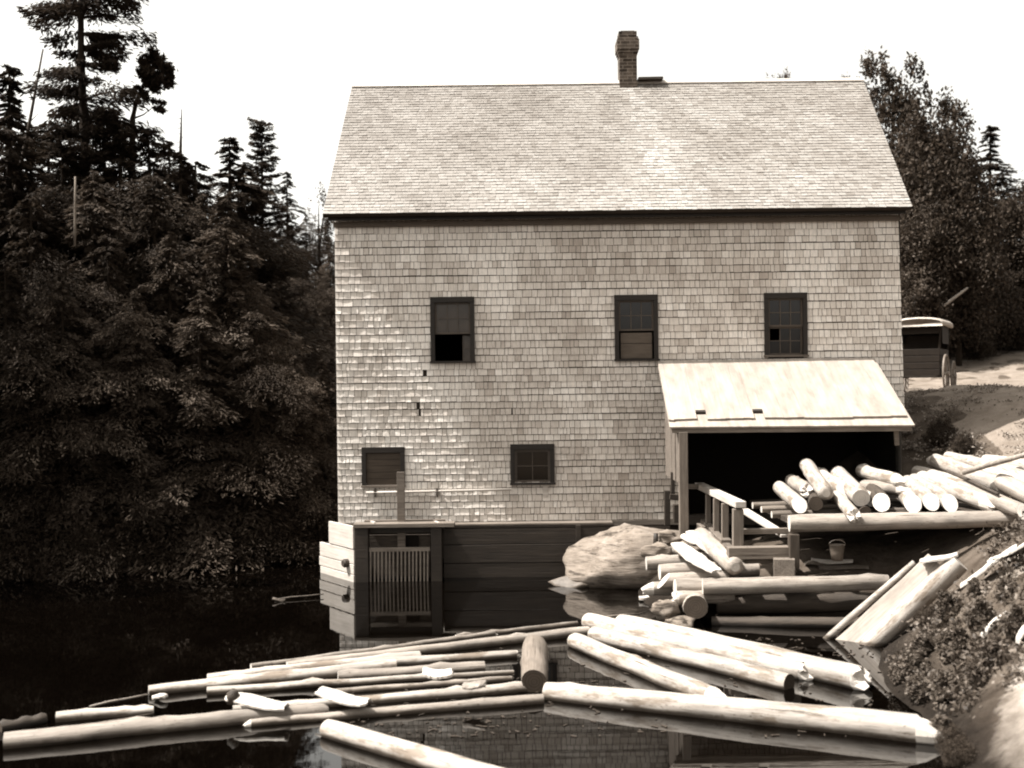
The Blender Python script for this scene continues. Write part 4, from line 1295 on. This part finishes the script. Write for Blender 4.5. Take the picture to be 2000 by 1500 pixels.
layered = conifer_mesh('pine_crown', 'needles', 6, prof=lambda t: (.95 if t < .78 else .95 - 2.0 * (t - .78)) * (.62 + .42 * math.sin(t * 83) ** 2), rad=.125, whorls=21, per=9, droop=.05, dens=330, leaf=.009, start=.34, gap=.22, lift=.05, jit=.10)
T_sp3, T_spr, T_sp2, T_col, T_hem, T_hm2, T_lay = (trunk_mesh('conifer_trunk', r, c[1]) for r, c in ((.014, spruce3), (.014, spruce), (.014, spruce2), (.011, column), (.018, hemlock), (.018, hemlock2), (.0125, layered)))

GL = 'conifers on the far left bank'
put_tree('pine_tree', layered[0], T_lay, 157, -330, 30.0, 1.0, 'tall dark pine with flat layered boughs, its tip cut by the top of the picture', GL, rot=.6)
put_tree('spruce_tree', spruce2[0], T_sp2, 18, 118, 27.0, 1.3, 'dark blurred spruce at the left edge of the picture', GL, rot=1.1)
put_tree('hemlock_tree', hemlock2[0], T_hm2, 235, 222, 29.5, 1.3, 'broad dark hemlock between the tall pine and the bare-tipped tree', GL, rot=2)
put_tree('spruce_tree', spruce[0], T_spr, 352, 285, 29.0, 1.5, 'dark tree whose bare dead tip sticks up like a spike', GL, rot=.3)
put_tree('spruce_tree', spruce2[0], T_sp2, 448, 262, 33.0, 1.6, 'bushy spruce left of the slender spire', GL, rot=2.2)
put_tree('spruce_tree', column[0], T_col, 512, 233, 35.0, 1.25, 'slender column-shaped spruce rising as a spire left of the mill roof', GL, rot=1)
put_tree('spruce_tree', spruce[0], T_spr, 560, 330, 54.0, 1.4, 'small pointed spruce between the slender spire and the mill eave', GL, rot=2.5)
put_tree('hemlock_tree', hemlock2[0], T_hm2, 95, 230, 31.5, 1.1, 'ragged hemlock behind the leaning snag', GL, rot=.9)
put_tree('hemlock_tree', hemlock2[0], T_hm2, 165, 175, 32.5, .95, 'dense dark hemlock around the trunk of the tall pine', GL, rot=2.9)
GM = 'shaded evergreens above the left shore'
LM = 'dark bushy evergreen in the shaded mass between the skyline trees and the pond'
for i, (px, top, D, w, me) in enumerate(((60, 372, 25.0, .9, 1), (180, 350, 26.0, .95, 0), (300, 330, 27.0, .95, 1), (395, 372, 28.0, .9, 0), (440, 400, 26.5, 1.0, 0), (548, 425, 52, .9, 1), (598, 415, 56, .9, 0), (640, 430, 58, .9, 1), (590, 500, 40, .9, 1), (645, 490, 42, .9, 0), (548, 520, 38, .9, 0), (615, 590, 37, 1.0, 1), (60, 250, 30, 1.2, 1), (200, 225, 31, 1.2, 1), (290, 245, 30, 1.2, 1), (382, 310, 30.5, 1.3, 1), (475, 335, 34, 1.3, 1), (330, 270, 32, 1.2, 0), (120, 270, 29, 1.2, 1), (20, 200, 30, 1.1, 1), (575, 500, 50, .9, 0), (630, 520, 51, .9, 1), (540, 560, 49, .9, 0),
    (120, 540, 23.6, 1.0, 0), (260, 560, 24.0, 1.05, 0), (390, 585, 24.4, 1.05, 0), (500, 600, 25.0, 1.0, 1), (575, 690, 25.6, 1.0, 0), (628, 720, 26.4, 1.0, 1), (10, 500, 23.6, 1.0, 1), (470, 500, 27, .9, 0), (330, 470, 25.6, .9, 0), (210, 450, 25, .8, 1), (610, 640, 44, 1.0, 1))):
    if i % 3 == 1:
        c, tr, w = spruce3[0], T_sp3, w * 1.35
    else:
        c, tr = ((hemlock[0], T_hem), (hemlock2[0], T_hm2))[me]
    put_tree('hemlock_tree', c, tr, px, top - (25 if i % 3 == 1 else 0), D, w, LM, GM, rot=i * 1.3)

for i, (x, y, zt_) in enumerate(((-13.9, 20.4, 16), (-14.6, 23.0, 18), (-17, 25.5, 19), (-18.5, 21.5, 18))):  # unseen trees added to throw shade on the lower forest
    put_tree('spruce_tree', spruce2[0], T_sp2, *to_px((x, y, zt_)), y, .8, 'unseen tall spruce added beyond the left edge to shade the lower forest', GL, rot=i * 1.7)

# bare spike on top of the spiked tree, leaning snag, crooked pine, pale stem, sapling
sp = [o for o in COL.objects if o.get('label', '').startswith('dark tree whose bare')][0]
mb = MB()
a, b = P(352, 320, 29.0), P(355, 213, 29.0)
mb.tube([a, a.lerp(b, .5), b], [.05, .03, .01], 6)
for k in range(9):
    c = a.lerp(b, .15 + k * .085); mb.tube([c, c + Vector((random.uniform(-.16, .16), random.uniform(-.1, .1), -.03))], [.01, .004], 4)
mb.build('dead_tip', 'dead_wood', sp)
sb = P(20, 420, 29.0); st_ = P(84, 96, 29.0)
mb = MB()
mb.tube([Vector((sb.x - .35, 29, tz(sb.x, 29) - .1)), sb, sb.lerp(st_, .5) + Vector((.03, 0, 0)), st_], [.08, .06, .045, .02], 8)
mb.tube([sb.lerp(st_, .55), sb.lerp(st_, .62) + Vector((.25, 0, .02))], [.02, .006], 4)
mb.tube([sb.lerp(st_, .7), sb.lerp(st_, .74) + Vector((-.2, .05, .08))], [.018, .006], 4)
tag(mb.build('dead_tree', 'dead_wood', smooth=True), 'thin dead snag leaning right beside the tall pine', 'dead tree')
cb = P(258, 330, 31.0)
ck = thing('crooked_pine', (cb.x, 31, tz(cb.x, 31) - .1), 'crooked pine with a bare bent trunk and a dark tuft on top', 'tree', GL)
mb = MB()
pts = [Vector((cb.x, 31, tz(cb.x, 31) - .2)), cb, P(259, 232, 31), P(266, 200, 31.05), P(281, 165, 31), P(306, 112, 31)]
mb.tube(pts, [.12, .10, .075, .065, .05, .02], 8)
for a, b in ((pts[3], P(290, 195, 31)), (pts[3], P(248, 178, 31.1)), (pts[4], P(338, 168, 31)), (pts[4], P(320, 140, 30.9)), (pts[2], P(302, 207, 31))):
    mb.tube([a, (a + b) / 2 - Vector((0, 0, .06)), b], [.03, .02, .008], 5)
mb.build('trunk', 'bark', ck, smooth=True)
kk = 31 / F
lob = [(P(303, 138, 31), (32, 34)), (P(312, 158, 31), (26, 20)), (P(288, 148, 31), (16, 24)), (P(275, 180, 31), (24, 12)), (P(250, 182, 31), (16, 10)), (P(303, 207, 31), (26, 9)), (P(332, 160, 31), (13, 8)), (P(304, 115, 31), (11, 12))]
me = leafy_mesh('crooked_pine_crown', 'needles', 77, [(tuple(c - ck.location), (a * kk, a * kk, b * kk)) for c, (a, b) in lob], 4200, leaf=.17, thin=.35)
o = bpy.data.objects.new('crown', me); COL.objects.link(o); o.parent = ck
stick(P(146, 480, 24.6), P(147, 345, 24.6), .024, 'pale_stem', 'thin pale bare stem rising in front of the dark evergreens', 'dead tree', 'bare_tree')

# leafy prototypes (unit height)
dec_a = leafy_mesh('leafy_crown', 'leaves_dark', 21, [((0, 0, .62), (.20, .20, .30)), ((.10, .02, .42), (.16, .16, .16)), ((-.12, .03, .45), (.15, .15, .18)), ((.02, -.08, .86), (.10, .10, .12)), ((-.06, 0, .90), (.06, .06, .09)), ((.09, .05, .74), (.11, .11, .13)), ((0, 0, .25), (.18, .18, .14))], 32000, leaf=.017)
dec_b = leafy_mesh('leafy_crown_b', 'leaves_dark', 22, [((0, 0, .70), (.12, .12, .2)), ((-.06, 0, .90), (.07, .07, .09)), ((.07, 0, .88), (.07, .07, .11)), ((.05, 0, .52), (.15, .15, .14)), ((-.08, .02, .5), (.13, .13, .15)), ((0, 0, .3), (.17, .17, .16))], 26000, leaf=.0155)
dec_c = leafy_mesh('leafy_crown_c', 'leaves', 23, [((0, 0, .5), (.34, .34, .36)), ((.22, 0, .35), (.22, .24, .26)), ((-.24, .05, .36), (.22, .22, .26)), ((.05, -.1, .8), (.18, .18, .18))], 3600, leaf=.10)
dec_d = leafy_mesh('leafy_crown_d', 'leaves_dark', 24, [((0, 0, .45), (.42, .42, .4)), ((.3, 0, .35), (.25, .26, .28)), ((-.3, .05, .36), (.25, .25, .28)), ((.05, -.1, .8), (.2, .2, .18))], 12000, leaf=.034)
thin = leafy_mesh('sapling_crown', 'leaves_dark', 25, [((0, 0, .72), (.10, .10, .26)), ((.06, 0, .5), (.14, .14, .14)), ((-.07, 0, .42), (.12, .12, .14))], 1500, leaf=.018)
def limbs_for(lst): return [(np.array([0, 0, a]), np.array(b)) for a, b in lst]
T_dec = trunk_mesh('leafy_trunk', .018, limbs_for([(.3, (.12, 0, .5)), (.3, (.12, 0, .5)), (.35, (-.12, .03, .55)), (.35, (-.1, .03, .5)), (.5, (.03, -.08, .85)), (.5, (.03, .08, .8)), (.2, (-.1, -.1, .4)), (.2, (-.1, -.1, .4))]), top=.85, lr=.009)
T_bush = trunk_mesh('bush_stem', .02, limbs_for([(.05, (.25, 0, .5)), (.05, (.25, 0, .5)), (.05, (-.25, .03, .5)), (.05, (-.2, .03, .5)), (.05, (.03, -.2, .7)), (.05, (.03, .2, .7))]), top=.7, lr=.014)
put_tree('sapling', thin, T_dec, 622, 362, 55.0, 1.0, 'thin leafy sapling just left of the mill eave', GL, rot=.4)

GRT = 'trees behind the mill on the right'
put_tree('leafy_tree', dec_b, T_dec, 1742, 98, 43.0, .8, 'tall leafy tree with a forked top beside the right end of the roof', GRT, rot=.2)
put_tree('leafy_tree', dec_a, T_dec, 1816, 178, 41.0, .78, 'broad leafy tree, largest right of the mill', GRT, rot=1.0)
put_tree('leafy_tree', dec_a, T_dec, 1868, 290, 40.0, .85, 'lower leafy tree in front of the pointed conifer', GRT, rot=2.0)
put_tree('spruce_tree', spruce2[0], T_sp2, 1934, 240, 47.0, 1.5, 'pale blurred pointed conifer right of the leafy trees', GRT, rot=.5)
put_tree('leafy_tree', dec_a, T_dec, 2000, 345, 46.0, 1.1, 'dark leafy tree at the right edge of the picture', GRT, rot=3.0)
put_tree('leafy_tree', dec_a, T_dec, 1800, 380, 39.5, .9, 'dark leafy tree low behind the mill corner, above the carriage', GRT, rot=4.0)
put_tree('leafy_tree', dec_b, T_dec, 1530, 140, 62.0, .5, 'distant tree whose tip just shows above the ridge right of the chimney', GRT, rot=1.5)
put_tree('leafy_tree', dec_b, T_dec, 1487, 149, 66.0, .5, 'distant tree tip barely above the ridge nearest the chimney', GRT, rot=2.5)
put_tree('leafy_tree', dec_b, T_dec, 1662, 146, 60.0, .5, 'distant tree tip above the right end of the ridge', GRT, rot=.5)
GBK = 'dark bushes along the road'
for i, (px, top, D, w, lb) in enumerate(((1905, 480, 42, .8, 'dark bush in front of the pointed conifer, below the tree crowns'), (1975, 470, 47, .8, 'dark bush above the bright clearing at the right edge'), (1900, 610, 41, .9, 'dark roadside bush right of the carriage roof'), (1950, 600, 43, 1.0, 'dark roadside bush below the bright clearing'), (2010, 615, 42, 1.0, 'dark roadside bush cut by the right edge'), (1840, 520, 44, .9, 'dark bush directly behind the carriage roof'), (1775, 560, 44, .8, 'dark bush between the mill corner and the carriage'))):
    put_tree('bush', dec_d, T_bush, px, top, D, w, lb, GBK, 'bush', rot=i)
stick(P(1843, 598, 38.5), P(1890, 562, 38.5), .05, 'grey_log', 'pale pole slanting up behind the carriage roof', 'pole', 'pole')

GN = 'leafy bushes on the near right bank'
def ground_hit(px, py):
    for D in np.arange(9.5, 30, .04):
        p = P(px, py, D)
        if p.z <= tz(p.x, p.y): return p
    return P(px, py, 15)
def put_bush(crown, px, py, h, w, label, rot):
    p = ground_hit(px, py)
    o = thing('bush', (p.x, p.y, p.z - .06), label, 'bush', GN)
    for nm, me in (('stem', T_bush), ('crown', crown)):
        c = bpy.data.objects.new(nm, me); COL.objects.link(c); c.parent = o
        c.scale = (w * h, w * h, h); c.rotation_euler = (0, 0, rot)
    return o
for i, (px, py, h, w, lb, m_) in enumerate((
    (1838, 872, .72, .85, 'bush beside the lower right corner of the lean-to roof', dec_d), (1880, 885, .5, 1.0, 'small bush right of the one at the lean-to corner', dec_d),
    (1905, 1160, .28, 1.0, 'bush right of the top of the two skids', dec_c), (1965, 1165, .3, 1.0, 'bush at the right edge on top of the near bank', dec_c), (1850, 1215, .5, .9, 'bush in the shade right of the skids', dec_c), (1915, 1235, .5, 1.0, 'bush in the middle of the upper bank', dec_c),
    (1800, 1285, .38, 1.1, 'low bush at the foot of the right skid', dec_c), (1865, 1290, .48, 1.0, 'largest leafy bush in the middle of the near bank', dec_c), (1940, 1300, .4, 1.0, 'bush at the upper end of the sandy slope', dec_c), (1795, 1365, .36, 1.1, 'low bush touching the butt of the longest white log', dec_c),
    (1850, 1370, .42, 1.0, 'leafy bush above the chopped butt of the longest log', dec_c), (1905, 1345, .36, 1.0, 'leafy bush just above the bright sandy slope', dec_c), (1985, 1250, .5, .9, 'bush cut by the right edge above the sand', dec_c), (1838, 1430, .26, 1.2, 'lowest leafy bush between the longest log and the sand', dec_c), (1760, 1330, .3, 1.1, 'small bush by the axe-chewed white butt', dec_c), (1790, 1318, .36, 1.2, 'bush hanging over the water between two chopped log butts', dec_c), (1860, 1462, .3, 1.2, 'leafy bush over the water below the end of the longest log', dec_d), (1815, 1225, .36, 1.1, 'bush in the shade close under the right skid', dec_d), (1880, 1490, .3, 1.3, 'dark low bush at the water edge at the bottom of the picture', dec_d))):
    put_bush(m_, px, py, h, w, lb, i * .9)

# debris on the near bank
GQ = 'waste slabs on the near bank'
for i, (a, b, D0, D1, w, lb) in enumerate((((1878, 1140), (1990, 1068), 14.6, 14.2, .34, 'broad pale slab on top of the near bank'), ((1918, 1278), (1968, 1220), 12.9, 12.9, .07, 'narrow bright stick-like slab among the bushes at the right edge'), ((1990, 1290), (2012, 1210), 12.2, 12.2, .09, 'bright slab cut by the right edge of the picture'), ((1800, 1098), (1870, 1080), 15.6, 15.4, .2, 'pale slab lying across the top of the skids'), ((1940, 1095), (2010, 1060), 14.4, 14, .3, 'blurred pale slab behind the broad one on the bank'))):
    p, q = P(a[0], a[1], D0), P(b[0], b[1], D1)
    p.z = max(p.z, tz(p.x, p.y) + .12); q.z = max(q.z, tz(q.x, q.y) + .12)
    slab('waste_slab', (p, q, w), .03, 'bark_slab', lb, 'slab', 80 + i, GQ, .03)

# undergrowth: one mass on the left bank, one on the right slopes, grass on the near bank
def ground_clumps(name, mat, seed, xr_, yr_, ncl, per, size, hgt, leaf, keep, mask=None):
    global rng
    rng = np.random.default_rng(seed)
    C, T = [], []
    x = rng.uniform(*xr_, ncl * 14); y = rng.uniform(*yr_, ncl * 14)
    z = terrain(x, y)
    ok = (z > -.06) & keep(x, y)
    x, y, z = x[ok][:ncl], y[ok][:ncl], z[ok][:ncl]
    for i in range(len(x)):
        r = rng.uniform(.6, 1.3) * size
        p = rng.normal(0, .42, (per, 3)) * np.array([r, r, hgt * rng.uniform(.6, 1.3)])
        p[:, 2] = np.abs(p[:, 2])
        C.append(p + np.array([x[i], y[i], z[i]])); T.append(np.clip(rng.normal(.4, .2) + rng.normal(0, .18, per), 0, 1))
    C = np.concatenate(C); T = np.concatenate(T); n = len(C)
    me = quads_mesh(name, C, unit(n) + np.array([0, 0, -.2]), unit(n) * .8 + np.array([0, 0, .8]), rng.uniform(.7, 1.5, n) * leaf, rng.uniform(.4, .9, n) * leaf, T, mat)
    o = bpy.data.objects.new(name, me); COL.objects.link(o)
    return o
o = ground_clumps('undergrowth', 'needles', 31, (-20, -3.6), (16, 36), 1100, 200, .9, 1.0, .065, lambda x, y: (y < 36) & ~((x > -4.2) & (y > 21.5)))
tag(o, 'dark leafy undergrowth covering the left shore of the pond', 'undergrowth', kind='stuff')
o = ground_clumps('shore_brush', 'needles', 35, (-16, -3.6), (17, 27), 420, 190, .55, .35, .055, lambda x, y: (terrain(x, y) < .55) & ~((x > -4.1) & (y > 21.2)) & (y > 17))
tag(o, 'low dark brush along the waterline of the left shore', 'undergrowth', kind='stuff')
o = ground_clumps('undergrowth', 'leaves_dark', 32, (8.5, 40), (38, 70), 420, 120, 1.3, 1.2, .24, lambda x, y: (y > 44 + .25 * (x - 14)) & ~((x > 21) & (y > 54) & (y < 66)))
tag(o, 'dark undergrowth on the rising slope beyond the road', 'undergrowth', kind='stuff')
o = ground_clumps('weeds', 'leaves', 33, (4.5, 9), (11.6, 17.4), 170, 70, .34, .18, .055, lambda x, y: (terrain(x, y) > .12) & ~((y > 14.6) & (x < 6.5)) & ~((y < 13.3) & (x > 4.75 + .62 * np.clip(y - 10.9, 0, 9))) & (y < 15.6 + .3 * (x - 5.4)))
tag(o, 'low leafy weeds covering the near right bank', 'weeds', kind='stuff')
o = ground_clumps('weeds', 'dry_grass', 34, (7.6, 10), (18.5, 24), 70, 60, .3, .12, .06, lambda x, y: (x > 7.9) & (x < 9.0))
tag(o, 'pale weeds on the slope between the deck and the road', 'weeds', kind='stuff')

o = ground_clumps('grass', 'dry_grass', 36, (8.8, 13.5), (19, 27), 150, 45, .35, .07, .045, lambda x, y: (x - 8.6 < .55 * (y - 18)) & (np.sin(x * 3.1) * np.sin(y * 2.3) > -.2))
tag(o, 'short sparse grass on the slope below the road', 'grass', kind='stuff')
r_ = random.Random(9)
mb = MB()
for i in range(160):
    x, y = r_.uniform(9, 16), r_.uniform(19, 36)
    k = r_.uniform(.02, .06)
    mb.box((x, y, tz(x, y) + .02), (k, k * r_.uniform(.6, 1.2), k * .8), Matrix.Rotation(r_.uniform(0, 3), 3, 'Z') @ Matrix.Rotation(.4, 3, 'X'))
tag(mb.build('gravel', 'stone'), 'loose small stones lying over the dirt road and its slope', 'gravel', kind='stuff')

# ------------------------------------------------------------------ covered carriage on the road
cp0 = P(1806, 768, 33.0)
gz = tz(cp0.x, 33.0) + .02
car = thing('covered_carriage', (cp0.x, 33.0, gz), 'dark covered carriage with a pale rounded roof parked on the road behind the mill', 'carriage', rotz=-math.radians(29))
CM = root_matrix(car)
def cpart(name, mat, fill, parent=car, **kw):
    m_ = MB(); fill(m_)
    m_.v = [tuple(CM @ (Vector(p) * .88)) for p in m_.v]
    return m_.build(name, mat, parent, **kw)
def f_body(m_):
    for z0, z1 in ((.55, .76), (.77, .98), (.99, 1.2), (1.21, 1.42)):
        m_.box((0, 0, (z0 + z1) / 2), (1.24 + .02 * (z0 > 1), 1.9, z1 - z0))
    m_.box((0, 0, .52), (1.1, 1.95, .06))
cpart('body', 'carriage_paint', f_body, bevel=.012)
def f_roof(m_):
    n_ = 10
    vs = []
    prof = [(-.78, 2.20), (-.76, 2.30), (-.66, 2.38), (-.4, 2.43), (0, 2.45), (.4, 2.43), (.66, 2.38), (.76, 2.30), (.78, 2.20)]
    ys = (-1.15, -1.1, 0, 1.1, 1.15)
    for y in ys:
        for x, z in prof: vs.append((x * (1 if abs(y) < 1.12 else .96), y, z - (.05 if abs(y) > 1.12 else 0)))
    k = len(prof)
    fs = [(i * k + j, i * k + j + 1, (i + 1) * k + j + 1, (i + 1) * k + j) for i in range(4) for j in range(k - 1)] + [tuple(range(k)), tuple(4 * k + j for j in range(k))[::-1]]
    fs += [tuple([i * k for i in range(5)] + [i * k + k - 1 for i in range(4, -1, -1)])]
    m_.add(vs, fs)
cpart('canopy', 'canvas', f_roof, smooth=True)
for sx in (-1, 1):
    for sy in (-1, 1):
        cpart('canopy_post', 'carriage_paint', lambda m_: m_.tube([(sx * .6, sy * .9, 1.4), (sx * .68, sy * 1.0, 2.25)], .03, 6))
cpart('shade_panel', 'carriage_paint', lambda m_: (m_.box((0, .98, 1.85), (1.24, .02, .7)), m_.box((-.64, .2, 1.9), (.02, 1.4, .6)), m_.box((0, -.97, 2.06), (1.24, .02, .3)), m_.box((.64, .2, 1.9), (.02, 1.4, .6))))  # dark panels added under the canopy so the carriage looks shaded
cpart('seat', 'carriage_paint', lambda m_: (m_.box((0, .1, 1.35), (1.1, .5, .12)), m_.box((0, -.2, 1.62), (1.1, .1, .5))))
def f_wheel(r, x, y):
    def f(m_):
        n_ = 28
        m_.tube([(x, y + r * math.cos(2 * math.pi * k / n_), r + r * .97 * math.sin(2 * math.pi * k / n_)) for k in range(n_ + 1)], .035, 6, False)
        for k in range(12):
            a = 2 * math.pi * k / 12
            m_.tube([(x, y, r), (x, y + r * math.cos(a), r + r * .97 * math.sin(a))], .018, 5, False)
        m_.tube([(x - .1, y, r), (x + .1, y, r)], .07, 10)
    return f
for x, y, r in ((.78, -.72, .62), (.78, .95, .52), (-.78, -.72, .62), (-.78, .95, .52)):
    cpart('wheel', 'wheel_paint', f_wheel(r, x, y), smooth=True)
cpart('axle', 'iron', lambda m_: (m_.tube([(-.78, -.72, .62), (.78, -.72, .62)], .035, 6), m_.tube([(-.78, .95, .52), (.78, .95, .52)], .035, 6)))

# ------------------------------------------------------------------ light, sky, camera
sun_dir = Vector((-0.515, -0.045, 0.856)).normalized()     # towards the sun
elev = math.asin(sun_dir.z)
az = math.atan2(sun_dir.x, sun_dir.y)                      # clockwise from +Y
sun = bpy.data.lights.new('sun', 'SUN')
sun.energy = 4.9; sun.angle = math.radians(0.6); sun.color = (1, .98, .94)
so = bpy.data.objects.new('sun', sun); COL.objects.link(so)
so.rotation_euler = (-sun_dir).to_track_quat('-Z', 'Y').to_euler()
so.location = (-20, 5, 40)

w = bpy.data.worlds.new('World'); sc.world = w
w.use_nodes = True
nt = w.node_tree
bg = nt.nodes['Background']
sky = nt.nodes.new('ShaderNodeTexSky')
sky.sky_type = 'NISHITA'; sky.sun_disc = False
sky.sun_elevation = elev; sky.sun_rotation = az
sky.air_density = 1.6; sky.dust_density = 4.0; sky.ozone_density = 1.0
bw = nt.nodes.new('ShaderNodeRGBToBW')
nt.links.new(sky.outputs[0], bw.inputs[0])
mx = nt.nodes.new('ShaderNodeMix'); mx.data_type = 'RGBA'; mx.blend_type = 'MULTIPLY'; mx.inputs['Factor'].default_value = 1
nt.links.new(bw.outputs[0], mx.inputs['A']); mx.inputs['B'].default_value = (1.0, .98, .925, 1)
nt.links.new(mx.outputs['Result'], bg.inputs['Color'])
bg.inputs['Strength'].default_value = 0.13

cam = bpy.data.cameras.new('camera')
cam.sensor_width = 36; cam.lens = 36 * F / 2000
cam.clip_end = 3000; cam.clip_start = .1
cam.dof.use_dof = True; cam.dof.focus_distance = 20.5; cam.dof.aperture_fstop = 1.0
co = bpy.data.objects.new('camera', cam); COL.objects.link(co)
Rm = Matrix(((CR, SR, 0), (0, 0, -1), (-SR, CR, 0)))       # columns: right, up, back
co.matrix_world = Matrix.Translation((0, 0, HC)) @ Rm.to_4x4()
sc.camera = co
sc.view_settings.view_transform = 'Standard'
sc.view_settings.look = 'None'
sc.view_settings.exposure = 1.5
sc.view_settings.gamma = 1
sc.cycles.max_bounces = 6
sc.cycles.filter_width = 2.0
